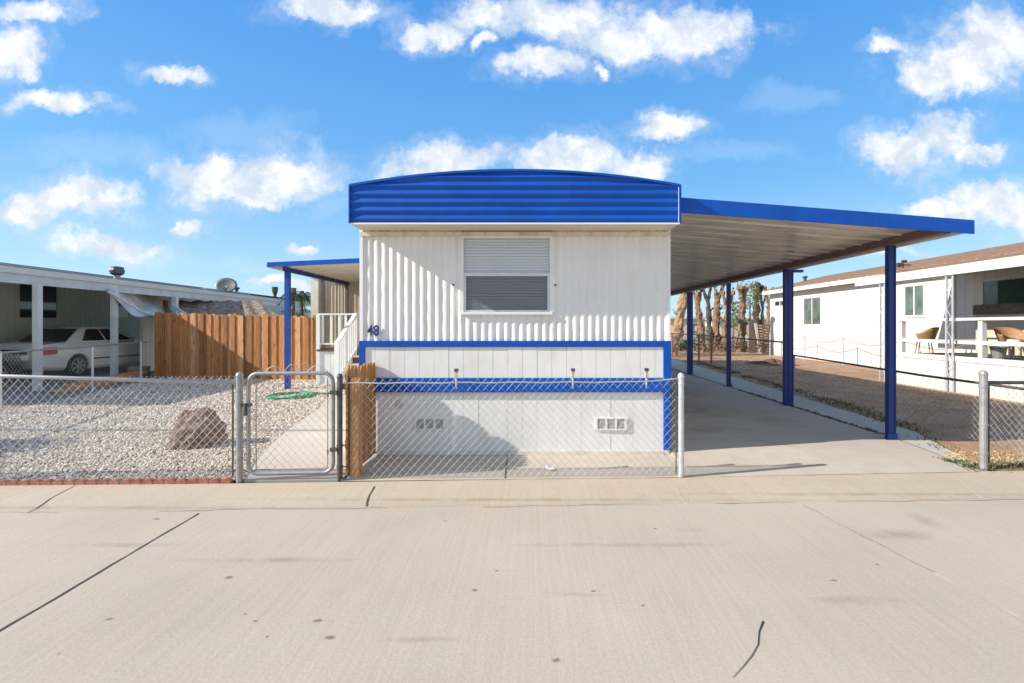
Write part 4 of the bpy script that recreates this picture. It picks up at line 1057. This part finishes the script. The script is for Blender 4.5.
v = MB().tube([(WX2 - .02, 14.3, .03), (WX2 - .02, 14.3, 3.2)], .03, 8).build('downpipe', white2, rh)
MB().lathe((WX2 - 1.2, s2(972) * .95, 2.93), [(.05, 0), (.07, .03), (.05, .09)], 12).build('porch_light', simple('lamp_glass', (.85, .82, .7), .3), rh)
# porch
po = thing('covered_porch', 'raised white porch with railing in front of the white neighbour home', 'porch', (11, 10, 0))
DX, DYA, DYB, DZ2 = 9.72, 4.2, 12.7, .84
MB().box(DX + .02, WX2 - .01, DYA, DYB, DZ2 - .08, DZ2).build('deck_floor', simple('green_carpet', (.06, .09, .05), .95, 0, .2, 8), po)
MB().box(DX, DX + .02, DYA, DYB, .03, DZ2 - .1).box(DX, WX2 - .01, DYB, DYB + .02, .03, DZ2 - .1).build('skirt_panel', white_siding_y, po)
MB().box(DX - .02, DX + .02, DYA, DYB + .02, DZ2 - .1, DZ2 + .02).build('deck_edge', white2, po)
ry = [F * (DX + .02) / (px - CX) for px in (900, 979.5)] + [8.0, 6.0]
for y_ in ry: MB().box(DX + .03, DX + .13, y_ - .05, y_ + .05, DZ2 + .02, 1.67).build('rail_post', white2, po)
MB().box(DX - .0, DX + .15, DYA, ry[0] + .06, 1.67, 1.73).build('top_rail', white2, po)
MB().box(DX + .05, DX + .11, DYA, ry[0], 1.14, 1.22).build('middle_rail', white2, po)
MB().box(DX + .06, WX2, DYB - .1, DYB - .06, 1.67, 1.73).box(DX + .06, WX2, DYB - .1, DYB - .06, 1.14, 1.2).build('end_rail', white2, po)
MB().slab([(WX2 - 2.98, 3.82, 2.88), (WX2 - .3, 3.82, 3.1), (WX2 - .3, 14.18, 3.1), (WX2 - 2.98, 14.18, 2.88)], .02).build('porch_ceiling', simple('porch_ceiling_cream', (.55, .52, .42), .7), po)
MB().box(WX2 - 3.04, WX2 - 3.0, 3.8, 14.2, 2.72, 2.93).build('fascia', white2, po)
def lattice(x, y, label):
    t = thing('lattice_post', label, 'post', (x, y, .03), 'white metal lattice posts along the porch')
    zt = 2.74
    for dy in (-.085, .085): MB().box(x - .015, x + .015, y + dy - .018, y + dy + .018, .03, zt).build('upright', whitepost, t)
    mb = MB(); z = .25; sg = 1
    while z < zt - .25: mb.tube([(x, y - .08 * sg, z), (x, y + .08 * sg, z + .24)], .009, 5); z += .24; sg = -sg
    mb.build('zigzag', whitepost, t); return t
lp = lattice(9.66, 11.05, 'white metal lattice post at the porch rail beside the wicker armchair')
dup(lp, (9.66, 13.15, .03), 'white metal lattice post farther back, left of the porch deck')
def wicker_chair(x, y, rot, label):
    t = thing('wicker_chair', label, 'chair', (x, y, DZ2), 'wicker chairs on the neighbour porch')
    mb = MB(); M = Matrix.Rotation(rot, 3, 'Z'); T = lambda p: tuple(M @ Vector(p) + Vector((x, y, DZ2)))
    # barrel shell
    vs = []; fs = []; nk = 16
    for j in range(6):
        for i in range(nk + 1):
            a_ = R(-20 + 220 * i / nk); r_ = .27 + .13 * j / 5; h_ = .38 + (.42 * (.55 + .45 * math.sin(max(0, math.sin(a_)) * math.pi / 2))) * j / 5
            vs.append(T((r_ * math.cos(a_), r_ * math.sin(a_) * .95, h_)))
    for j in range(5):
        for i in range(nk): q = j * (nk + 1) + i; fs.append((q, q + 1, q + nk + 2, q + nk + 1))
    o = mb.add(vs, fs).build('backrest', wicker, t, smooth=True); o.modifiers.new('t', 'SOLIDIFY').thickness = .03
    MB().lathe(T((0, 0, 0)), [(.27, .34), (.28, .37), (.28, .40)], 18).build('seat', wicker, t)
    c = MB().lathe(T((0, .02, 0)), [(.23, .40), (.26, .44), (.22, .49), (.05, .50)], 18).build('cushion', cushion, t, smooth=True)
    for a_ in (45, 135, 225, 315):
        MB().tube([T((.2 * math.cos(R(a_)), .2 * math.sin(R(a_)), .36)), T((.27 * math.cos(R(a_)), .27 * math.sin(R(a_)), .0))], .016, 6).build('leg', wicker, t)
    return t
c1 = wicker_chair(10.1, 12.3, R(215), 'wicker armchair in the sun, left of the nearer lattice post')
c1.scale = (.76, .84, .84)
dup(c1, (10.45, 10.4, DZ2), 'wicker armchair in the shade behind the right part of the porch rail', R(140))
tb = thing('patio_table', 'low pale table standing on the porch between the two wicker armchairs', 'table', (10.9, 10.9, DZ2))
MB().box(10.55, 11.2, 10.5, 11.2, DZ2 + .40, DZ2 + .44).build('tabletop', white2, tb)
for a_, b_ in ((10.6, 10.55), (11.15, 10.55), (10.6, 11.15), (11.15, 11.15)): MB().box(a_ - .02, a_ + .02, b_ - .02, b_ + .02, DZ2, DZ2 + .4).build('leg', white2, tb)
bc = thing('cabinet', 'tall cabinet under a brown cover standing against the porch wall', 'cabinet', (11.9, 10.8, DZ2))
MB().box(11.7, 12.4, 9.0, 12.6, DZ2, 1.84).build('body', simple('beige_panel', (.50, .44, .34), .7), bc)
MB().box(11.66, 12.44, 8.95, 12.65, 1.84, 2.10).build('cover', brownbox, bc, bevel=.02)
pt = thing('flower_pot', 'grey pot on the porch floor beside the rail post', 'pot', (10.3, 10.6, DZ2)); 
MB().lathe((10.1, 10.35, DZ2), [(.10, 0), (.14, .22), (.15, .24), (.15, .27), (.12, .27), (.11, .22)], 14).build('pot', galv, pt)
# garden fence of wire and short posts at the neighbour wall
t = thing('wire_fence', 'sagging wire on thin posts along the white neighbour wall', 'fence', (12, 19, 0))
py_ = [24, 21.0, 18.4, 15.4, 13.0]
for y_ in py_[:-1]: MB().tube([(12.0, y_, .03), (12.0, y_, 1.12)], .025, 6).build('stake', whitepost, t)
mb = MB()
for a_, b_ in zip(py_, py_[1:]): mb.tube([(12.0, a_ + (b_ - a_) * i / 8, 1.08 - .22 * math.sin(math.pi * i / 8)) for i in range(9)], .012, 5)
mb.build('wire', rusty, t)
# roof things on the right
x_, y_, z_ = 12.9, 480 * 12.9 / (903 - CX), 0; z_ = H + (CY - 267) * y_ / F
w_ = thing('roof_cooler_bracket', 'small dark weather vane shaped bracket on the brown shingle roof', 'bracket', (x_, y_, z_ - .1))
MB().tube([(x_, y_, z_ - .15), (x_, y_, z_ + .22)], .02, 6).box(x_ - .2, x_ + .25, y_ - .02, y_ + .02, z_ + .05, z_ + .09).box(x_ - .22, x_ - .08, y_ - .05, y_ + .05, z_ + .0, z_ + .14).box(x_ - .05, x_ + .12, y_ - .03, y_ + .03, z_ + .15, z_ + .24).build('bracket', barkd, w_)
x_, y_ = 14.0, 480 * 14.0 / (805 - CX); z_ = 3.43 + (14 - 12.33) * .235
v = MB().lathe((x_, y_, z_ - .05), [(.07, 0), (.07, .2), (.12, .22), (.12, .3), (.02, .33)], 10).build('roof_vent', darkmetal, origin=(x_, y_, z_)); tag(v, 'small dark vent pipe on the far end of the brown shingle roof', 'vent')
# dirt heap
hp = G(772, 364, yardz)
def hs_(p): return p
mb = MB()
def hfn(u, v):
    a_ = u * 2 * math.pi; r_ = v; h_ = .16 * (1 - v) ** .8 * (1 + .5 * math.sin(a_ * 3 + v * 9)) ; return (hp[0] + .9 * r_ * math.cos(a_) * (1 + .15 * math.sin(a_ * 5)), hp[1] + 1.2 * r_ * math.sin(a_), yardz + h_ - .005)
o = mb.grid(hfn, 30, 8, True).build('dirt_heap', dirt_mat('heap_soil', (.09, .055, .035), (.16, .10, .065), (.24, .16, .10), 3), origin=(hp[0], hp[1], yardz)); tag(o, 'low heap of dark soil and debris on the dirt side yard', 'dirt heap')

# ================================================================== FAR BACKGROUND RIGHT
def far_home(px0, px1, ytop, d, label, depth=5, extra=True):
    x0, x1 = (px0 - CX) * d / F, (px1 - CX) * d / F; zt = H + (CY - ytop) * d / F
    t = thing('mobile_home', label, 'mobile home', ((x0 + x1) / 2, d, 0))
    MB().box(x0, x1, d, d + depth, .0, zt).build('wall', white2, t)
    MB().box(x0 - .3, x1 + .3, d - .35, d + depth + .3, zt, zt + .16).build('roof', simple('pale_far_roof', (.62, .62, .6), .6, 0, .1, 1), t)
    k = 0; x = x0 + 1
    while x < x1 - 1.2 and extra:
        w = MB().box(x, x + 1.1, d - .03, d - .001, zt - 1.25, zt - .45).build('window', simple('far_grey_window', (.22, .25, .28), .3, 0, .2, 1), t); x += 2.9
    return t
far_home(640, 705, 319, 40, 'distant white mobile home seen low between the leaning trunk and the carport post', 5)
far_home(712, 790, 319.5, 44, 'distant white mobile home seen behind the knobbly pollarded trunks', 5)
far_home(215, 300, 311, 42, 'distant pale home seen over the cedar fence beside the palm stump', 6, False)
# low white far fence
t = thing('board_fence', 'distant white panel fence behind the pollarded trees', 'fence', (6, 36, 0))
x = 4.5
while x < 17: MB().box(x, x + 1.7, 34.6, 34.66, .0, 1.55 + random.uniform(-.1, .1)).build('panel', white2, t); x += 1.85
t = thing('shed_panel', 'weathered brown wood screen between the white home and the trunks', 'screen', (13, 27.5, 0))
def bgx(px, d): return (px - CX) * d / F
d = 27.0
oldw = wood_mat('old_grey_wood', [(.22, .15, .10), (.28, .20, .14), (.18, .12, .08)])
MB().box(bgx(749, d), bgx(758, d), d, d + .06, 0, 1.75).build('screen', oldw, t)
t = MB().obox((bgx(760.5, 26.4), 26.4, .0), (bgx(757, 26.4), 26.6, 1.70), .12, .05, (0, 1, 0)).build('plank', white2, origin=(bgx(760, 26.4), 26.4, 0)); tag(t, 'pale plank leaning against the brown screen', 'plank')
t = thing('pallet_stack', 'tall stack of weathered wooden pallets beside the white home', 'pallets', (bgx(765, 26.2), 26.4, 0))
for k in range(11): MB().box(bgx(762.5, 26.2), bgx(768.5, 26.2) + .05, 26.2, 26.9, .03 + k * .15, .11 + k * .15).build('pallet', oldw, t)

# ---- trees
def leaf_cloud(mb, c, rx, ry, rz, n, size, r, droop=0):
    for _ in range(n):
        while True:
            p = Vector((r.uniform(-1, 1), r.uniform(-1, 1), r.uniform(-1, 1)))
            if .15 < p.length < 1: break
        q = Vector((c[0] + p.x * rx, c[1] + p.y * ry, c[2] + p.z * rz)); a = Vector((r.gauss(0, 1), r.gauss(0, 1), r.gauss(0, .7))).normalized(); b = a.cross(Vector((r.gauss(0, 1), r.gauss(0, 1), r.gauss(0, 1)))).normalized()
        s = size * r.uniform(.5, 1.4); mb.add([q - a * s, q + b * s * .4, q + a * s, q - b * s * .4], [(0, 1, 2, 3)])
fuzz = stonemat('dead_leaf_clump', [(.30, .18, .09), (.20, .11, .055), (.40, .26, .13), (.14, .08, .045)])
def rough_tube(mb, pts, rr, n, r, rough=.18):
    """tube whose rings are uneven, so bark reads lumpy and split rather than turned"""
    pts = [Vector(p) for p in pts]; k = len(pts); vs = []; fs = []; ph = [r.uniform(0, 6.28) for _ in range(4)]
    for i, p in enumerate(pts):
        d = (pts[min(i + 1, k - 1)] - pts[max(i - 1, 0)]).normalized(); u = d.cross(Vector((0, 1, .01))).normalized(); w_ = d.cross(u)
        for j in range(n):
            t = 2 * math.pi * j / n; q = rr[i] * (1 + rough * math.sin(2 * t + ph[0] + i * .5) + rough * .8 * math.sin(3 * t + ph[1] + i * .9) + r.uniform(-rough, rough) * .7)
            vs.append(p + (u * math.cos(t) + w_ * math.sin(t)) * q)
    for i in range(k - 1):
        for j in range(n): fs.append((i * n + j, i * n + (j + 1) % n, (i + 1) * n + (j + 1) % n, (i + 1) * n + j))
    fs.append(tuple(reversed(range(n)))); fs.append(tuple((k - 1) * n + j for j in range(n))); mb.add(vs, fs)
def pollard(px0, yb, px1, yt, wpx, label, seed, crown=None, m=bark, group='pollarded trees behind the carport', d=None):
    r = random.Random(seed); d = d or F * (H) / (yb - CY)
    s = F / d; z1 = H + (CY - yt) / s; x0, x1 = (px0 - CX) / s, (px1 - CX) / s
    t = thing('pollarded_tree', label, 'tree', (x0, d, 0), group)
    r0 = wpx / s / 2 * .98; k = 30; pts = []; rr = []; wx = 0; ut = .80
    for i in range(k + 1):
        u = i / k; wx += r.gauss(0, .012); pts.append((x0 + (x1 - x0) * u * ut + wx, d, z1 * u * ut - .05)); rr.append(r0 * (1.3 - .5 * u) * (1 + .18 * math.sin(u * 17 + seed) * r.uniform(.3, 1)))
    mb = MB(); rough_tube(mb, pts, rr, 11, r); mb.build('trunk', m, t)
    heads = []; top = Vector(pts[-1]); nl = r.choice((2, 3, 3))
    for j in range(nl):
        a_ = 2 * math.pi * j / nl + r.uniform(-.4, .4); sp_ = r.uniform(.15, .42); L = z1 * (1 - ut) * r.uniform(.8, 1.05); P = []
        for i in range(9):
            u = i / 8; P.append(top + Vector((math.cos(a_) * sp_ * u ** .7 + r.gauss(0, .015), math.sin(a_) * sp_ * .7 * u, L * u - .15 * (1 - u))))
        mb = MB(); rough_tube(mb, P, [r0 * (.72 - .30 * i / 8) for i in range(9)], 8, r, .2); q_ = P[-1]; rough_tube(mb, [q_ - Vector((0, 0, .14)), q_ - Vector((0, 0, .04)), q_ + Vector((0, 0, .08)), q_ + Vector((0, 0, .17))], [r0 * .5, r0 * .95, r0 * .85, r0 * .25], 8, r, .25); mb.build('limb', m, t); heads.append(q_)
    for j in range(3):
        i = r.randrange(8, k); p = Vector(pts[i]); a_ = r.choice((0, math.pi)) + r.uniform(-.5, .5); l = r.uniform(.16, .34)
        q = p + Vector((math.cos(a_) * l, math.sin(a_) * l * .5, l * 1.1)); mb = MB(); rough_tube(mb, [p, p.lerp(q, .5), q], [r0 * .4, r0 * .3, r0 * .28], 7, r); mb.build('limb', m, t); 
        if j < 1: heads.append(q)
    # sprouting twigs and clinging dead leaves at the cut heads
    mb = MB()
    for h_ in heads:
        leaf_cloud(mb, h_, .17, .17, .15, 26, .045, r)
        for _ in range(3):
            e = h_ + Vector((r.gauss(0, .13), r.gauss(0, .1), r.uniform(.12, .34))); mb.tube([h_, h_.lerp(e, .5) + Vector((r.gauss(0, .02), 0, 0)), e], [.016, .011, .006], 4)
    for _ in range(5):
        i = r.randrange(6, k); leaf_cloud(mb, pts[i], r0 * 1.2, r0 * 1.2, .2, 8, .04, r)
    mb.build('crown', fuzz, t)
    if crown:
        mb = MB(); [leaf_cloud(mb, (top.x + r.gauss(0, .5), d + 1 + r.gauss(0, .3), z1 - .8 + r.gauss(0, .45)), .5, .5, .6, 60, .08, r) for _ in range(crown)]
        mb.build('foliage', olive, t)
    return t
pollard(671, 353, 688, 262, 9, 'thick leaning pale trunk just right of the mobile home wall', 1, m=simple('pale_trunk', (.34, .22, .12), .9, 0, .4, 6, .03, 14, ((.10, .065, .04), .85)), d=24)
pollard(703, 353, 698, 287, 6, 'brown pollarded trunk right of the farthest blue post', 2)
pollard(711, 352, 709, 284, 5, 'dark slender pollarded trunk, left one of a close pair', 3, m=barkd)
pollard(715, 351, 717, 282, 6.5, 'pale stout pollarded trunk, right one of a close pair', 4)
pollard(725, 352, 727, 291, 5, 'knobbly pollarded trunk hidden partly by the thin blue post', 5)
pollard(741, 352, 742, 288, 7, 'broad headed pollarded trunk right of the thin blue post', 6, crown=4)
pollard(757, 349, 757, 284, 6, 'straight pollarded trunk with a knob head left of the double blue post', 7, m=barkd)
pollard(767, 348, 768, 288, 4, 'thin pollarded trunk touching the corner of the white home', 8)
pollard(762, 349, 763, 291, 3, 'very thin reddish trunk between two pollarded trees', 9)
for k, (px, yt, lab) in enumerate(((750, 300, 'loose olive shrub with pale leaves among the pollarded trunks'), (733, 312, 'low olive shrub at the foot of the broad headed trunk'))):
    r = random.Random(30 + k); d = 31; t = thing('shrub', lab, 'shrub', (bgx(px, d), d, 0)); mb = MB(); zc = H + (CY - yt) * d / F
    for _ in range(12): leaf_cloud(mb, (bgx(px, d) + r.gauss(0, .45), d + r.gauss(0, .5), zc + r.gauss(0, .6)), .45, .45, .5, 60, .08, r)
    mb.build('foliage', simple('pale_olive', (.20, .23, .11), .8, 0, .4, 3), t); MB().tube([(bgx(px, d), d, 0), (bgx(px, d), d, zc)], [.08, .03], 6).build('stem', bark, t)
for k, (px, w_, lab) in enumerate(((681, 1.1, 'dark green low bush at the foot of the leaning trunk'), (690, .8, 'small dark bush beside the farthest blue post'), (722, 1.3, 'brown twiggy bush between the pollarded trunks'), (747, 1.1, 'dark twiggy bush at the foot of the straight trunk'))):
    r = random.Random(50 + k); d = 25.5; x_ = bgx(px, d); t = thing('bush', lab, 'bush', (x_, d, 0)); mb = MB()
    for _ in range(9): leaf_cloud(mb, (x_ + r.gauss(0, w_ * .45), d + r.gauss(0, .4), .35 + abs(r.gauss(0, .25))), .4, .4, .3, 70, .06, r)
    mb.build('foliage', dleaf if k < 2 else simple('brown_twigs', (.16, .10, .06), .9, 0, .4, 4), t)
# palm stumps behind the cedar fence
def palm(px, yt, wpx, d, label, fronds, seed, trunk=barkd):
    r = random.Random(seed); x = bgx(px, d); zt = H + (CY - yt) * d / F; w = wpx * d / F / 2; t = thing('palm_tree', label, 'palm tree', (x, d, 0))
    MB().tube([(x, d, 0), (x + .03, d, zt * .5), (x, d, zt - .6), (x, d, zt - .35), (x, d, zt)], [w, w * .9, w * .85, w * 1.5, w * 1.7], 9).build('trunk', trunk, t)
    if fronds:
        mb = MB()
        for i in range(fronds):
            a_ = r.uniform(0, 6.28); l = r.uniform(.6, 1.0); up = r.uniform(-.3, .9); P = [Vector((x, d, zt - .3)) + Vector((math.cos(a_) * l * u, math.sin(a_) * l * u, l * (up * u - .9 * u * u))) for u in (0, .25, .5, .75, 1)]
            mb.tube(P, .02, 4)
            for u in range(14):
                q = u / 14 * 3.99; b = P[int(q)].lerp(P[int(q) + 1], q % 1)
                for sg in (-1, 1):
                    tip = b + Vector((-math.sin(a_) * sg * .28 + math.cos(a_) * .15, math.cos(a_) * sg * .28 + math.sin(a_) * .15, -.14)); mb.add([b, b + Vector((0, 0, .035)), tip], [(0, 1, 2)])
        mb.build('crown', simple('palm_green', (.06, .10, .035), .7, 0, .3, 4), t)
    return t
palm(275, 287, 3.5, 36, 'topped palm trunk without fronds standing behind the cedar fence', 0, 1)
palm(293, 288, 4, 30, 'brown palm trunk just right of the blue patio post', 5, 2, bark)
palm(302, 291, 2.5, 30, 'small green palm between the blue patio post and the tan room', 26, 3)
x_ = bgx(296, 31); t = thing('shrub', 'pale green shrub below the palms behind the cedar fence', 'shrub', (x_, 31, 0)); mb = MB(); r = random.Random(5)
for _ in range(9): leaf_cloud(mb, (x_ + r.gauss(0, .35), 31 + r.gauss(0, .4), 2.0 + r.gauss(0, .5)), .4, .4, .5, 70, .08, r)
mb.build('foliage', MATS['pale_olive'], t); MB().tube([(x_, 31, 0), (x_, 31, 2)], [.08, .03], 6).build('stem', bark, t)
# unseen shrub added outside the frame at the left to cast the gravel shadow
t = thing('shrub', 'unseen low rounded shrub added beyond the left edge to shade the gravel', 'shrub', (-7.95, 5.25, ZG)); mb = MB(); r = random.Random(9)
for _ in range(46): leaf_cloud(mb, (-8.0 + max(-.3, min(.15, r.gauss(0, .2))), 5.25 + max(-.5, min(.5, r.gauss(0, .42))), .62 + max(-.4, min(.4, r.gauss(0, .26)))), .3, .34, .30, 150, .055, r)
mb.build('foliage', dleaf, t); MB().tube([(-7.95, 5.25, ZG), (-7.95, 5.3, .6)], [.05, .02], 6).build('stem', bark, t)

# ================================================================== SKY, SUN, CAMERA
EL = math.atan2(2.65, math.hypot(4.35, 1.0)); toward = Vector((-4.35, -1.0, 2.65)).normalized()
w = bpy.data.worlds.new('World'); S.world = w; w.use_nodes = True; n = w.node_tree; n.nodes.clear()
out = n.nodes.new('ShaderNodeOutputWorld'); bg = n.nodes.new('ShaderNodeBackground'); n.links.new(bg.outputs[0], out.inputs[0])
sky = n.nodes.new('ShaderNodeTexSky'); sky.sky_type = 'NISHITA'; sky.sun_disc = False; sky.sun_elevation = EL
sky.sun_rotation = math.atan2(toward.x, toward.y); sky.air_density = 1.0; sky.dust_density = .6; sky.ozone_density = 2.2; sky.altitude = 300
bg.inputs['Strength'].default_value = .11
hs = n.nodes.new('ShaderNodeHueSaturation'); hs.inputs['Saturation'].default_value = 1.15; hs.inputs['Value'].default_value = 1.3; n.links.new(sky.outputs[0], hs.inputs['Color'])
tc = n.nodes.new('ShaderNodeTexCoord'); sp_ = n.nodes.new('ShaderNodeSeparateXYZ'); n.links.new(tc.outputs['Generated'], sp_.inputs[0])
ysafe = math_(n, 'MAXIMUM', sp_.outputs[1], .08)
u_ = math_(n, 'DIVIDE', sp_.outputs[0], ysafe); v_ = math_(n, 'DIVIDE', sp_.outputs[2], ysafe)
cmb = n.nodes.new('ShaderNodeCombineXYZ'); n.links.new(u_, cmb.inputs[0]); n.links.new(v_, cmb.inputs[1])
nz = noise(n, cmb.outputs[0], 7, 7, .62, 'Color')
sub = n.nodes.new('ShaderNodeVectorMath'); sub.operation = 'SUBTRACT'; n.links.new(nz, sub.inputs[0]); sub.inputs[1].default_value = (.5, .5, .5)
scl = n.nodes.new('ShaderNodeVectorMath'); scl.operation = 'SCALE'; scl.inputs['Scale'].default_value = .15; n.links.new(sub.outputs[0], scl.inputs[0])
wp = n.nodes.new('ShaderNodeVectorMath'); wp.operation = 'ADD'; n.links.new(cmb.outputs[0], wp.inputs[0]); n.links.new(scl.outputs[0], wp.inputs[1])
clouds = [(28, 12, 48, 12), (14, 48, 32, 26), (22, 66, 18, 16), (52, 102, 52, 12), (173, 68, 34, 10), (35, 214, 58, 20), (92, 196, 46, 20), (70, 205, 70, 20),
          (200, 168, 50, 18), (285, 176, 58, 25), (235, 188, 60, 22), (255, 203, 26, 10), (108, 249, 54, 13), (187, 227, 24, 9), (305, 245, 18, 7), (325, 8, 54, 14), (350, 14, 30, 10),
          (432, 32, 34, 14), (480, 14, 40, 18), (482, 40, 16, 8), (560, 18, 80, 26), (620, 40, 70, 24), (700, 28, 70, 24), (540, 66, 44, 15), (600, 72, 13, 7), (450, 158, 62, 20), (430, 172, 60, 12), (580, 150, 50, 22), (560, 165, 60, 20),
          (640, 165, 28, 20), (667, 128, 36, 13), (960, 68, 62, 30), (1000, 40, 60, 36), (925, 80, 36, 22), (888, 48, 21, 9), (905, 150, 44, 20), (945, 132, 38, 20), (978, 148, 34, 11),
          (955, 208, 56, 14), (985, 192, 50, 16), (1010, 212, 40, 20), (285, 282, 34, 8), (340, 290, 20, 8), (870, 250, 50, 5)]
thin = [(335, 208, 24, 12), (250, 262, 60, 8), (730, 155, 70, 14), (790, 100, 60, 14), (240, 128, 70, 22), (690, 212, 60, 8), (140, 262, 80, 10), (100, 150, 90, 20)]
def field(lst):
    cur = None
    for (px, py, rx_, ry_) in lst:
        a = n.nodes.new('ShaderNodeVectorMath'); a.operation = 'SUBTRACT'; n.links.new(wp.outputs[0], a.inputs[0]); a.inputs[1].default_value = ((px - CX) / F, (CY - py) / F, 0)
        q = n.nodes.new('ShaderNodeVectorMath'); q.operation = 'MULTIPLY'; n.links.new(a.outputs[0], q.inputs[0]); q.inputs[1].default_value = (F / (rx_ * 1.12), F / (ry_ * 1.12), 0)
        l = n.nodes.new('ShaderNodeVectorMath'); l.operation = 'LENGTH'; n.links.new(q.outputs[0], l.inputs[0])
        cur = l.outputs['Value'] if cur is None else math_(n, 'SMOOTH_MIN', cur, l.outputs['Value'], .25)
    return cur
dist = field(clouds); fine = noise(n, cmb.outputs[0], 22, 8, .65)
dens = math_(n, 'SUBTRACT', math_(n, 'ADD', math_(n, 'SUBTRACT', 1.0, dist), math_(n, 'MULTIPLY', fine, 1.15)), .52)
cov = ramp(n, dens, [(.0, 0.0), (.14, .16), (.36, .62), (.62, 1.0)])
vn = noise(n, wp.outputs[0], 5, 9, .7)
vd = math_(n, 'ADD', dens, .42); vv = math_(n, 'MULTIPLY', ramp(n, vd, [(.0, 0.0), (.5, .42)]), ramp(n, vn, [(.42, 0.0), (.66, 1.0)]))
cov = math_(n, 'MAXIMUM', cov, vv)
front = math_(n, 'GREATER_THAN', sp_.outputs[1], .09); upm = math_(n, 'GREATER_THAN', sp_.outputs[2], 0.0)
cov = math_(n, 'MULTIPLY', math_(n, 'MULTIPLY', cov, front), upm)
td = field(thin); tcv = math_(n, 'MULTIPLY', ramp(n, math_(n, 'ADD', math_(n, 'SUBTRACT', 1.0, td), math_(n, 'SUBTRACT', fine, .5)), [(.0, 0.0), (.6, .14)]), front)
shade_n = noise(n, wp.outputs[0], 13, 6, .6)
cc = mixc(n, ramp(n, shade_n, [(.40, 0.0), (.66, 1.0)]), (4.5, 5.1, 5.9), (7.2, 7.2, 7.2))
grad = ramp(n, sp_.outputs[2], [(0.0, (.50, .72, .87)), (.10, (.36, .62, .86)), (.27, (.16, .45, .84)), (.6, (.055, .29, .78))])
gs = n.nodes.new('ShaderNodeVectorMath'); gs.operation = 'SCALE'; gs.inputs['Scale'].default_value = 7.3; n.links.new(grad, gs.inputs[0])
skyc = mixc(n, .80, hs.outputs[0], gs.outputs[0])
c1_ = mixc(n, tcv, skyc, (5.6, 6.4, 7.2)); rear = math_(n, 'MULTIPLY', math_(n, 'MULTIPLY', math_(n, 'LESS_THAN', sp_.outputs[1], .05), upm), ramp(n, noise(n, tc.outputs['Generated'], 2.2, 6, .6), [(.42, 0.0), (.58, .8)]))  # rear: unseen cloud cover added behind the camera as neutral fill light
c2_ = mixc(n, rear, mixc(n, cov, c1_, cc), (5.4, 5.3, 5.2)); n.links.new(c2_, bg.inputs[0])

sl = bpy.data.lights.new('sun', 'SUN'); sl.energy = 4.9; sl.angle = R(.55); sl.color = (1, .935, .84)
so = bpy.data.objects.new('sun', sl); COL.objects.link(so); so.rotation_euler = toward.to_track_quat('Z', 'Y').to_euler(); so.location = (-20, -5, 15)
cam = bpy.data.cameras.new('camera'); cam.lens = F / 1024 * 36; cam.sensor_width = 36; cam.clip_end = 3000; cam.clip_start = .05
cam.shift_x = -(CX - 512) / 1024; cam.shift_y = -(341.5 - CY) / 1024
co = bpy.data.objects.new('camera', cam); COL.objects.link(co); co.location = (0, 0, H); co.rotation_euler = (R(90), 0, 0); S.camera = co
S.view_settings.view_transform = 'Standard'; S.view_settings.look = 'None'; S.view_settings.exposure = .52; S.view_settings.gamma = 1
S.render.engine = 'CYCLES'
for o in ALL:
    if '_o' in o: del o['_o']
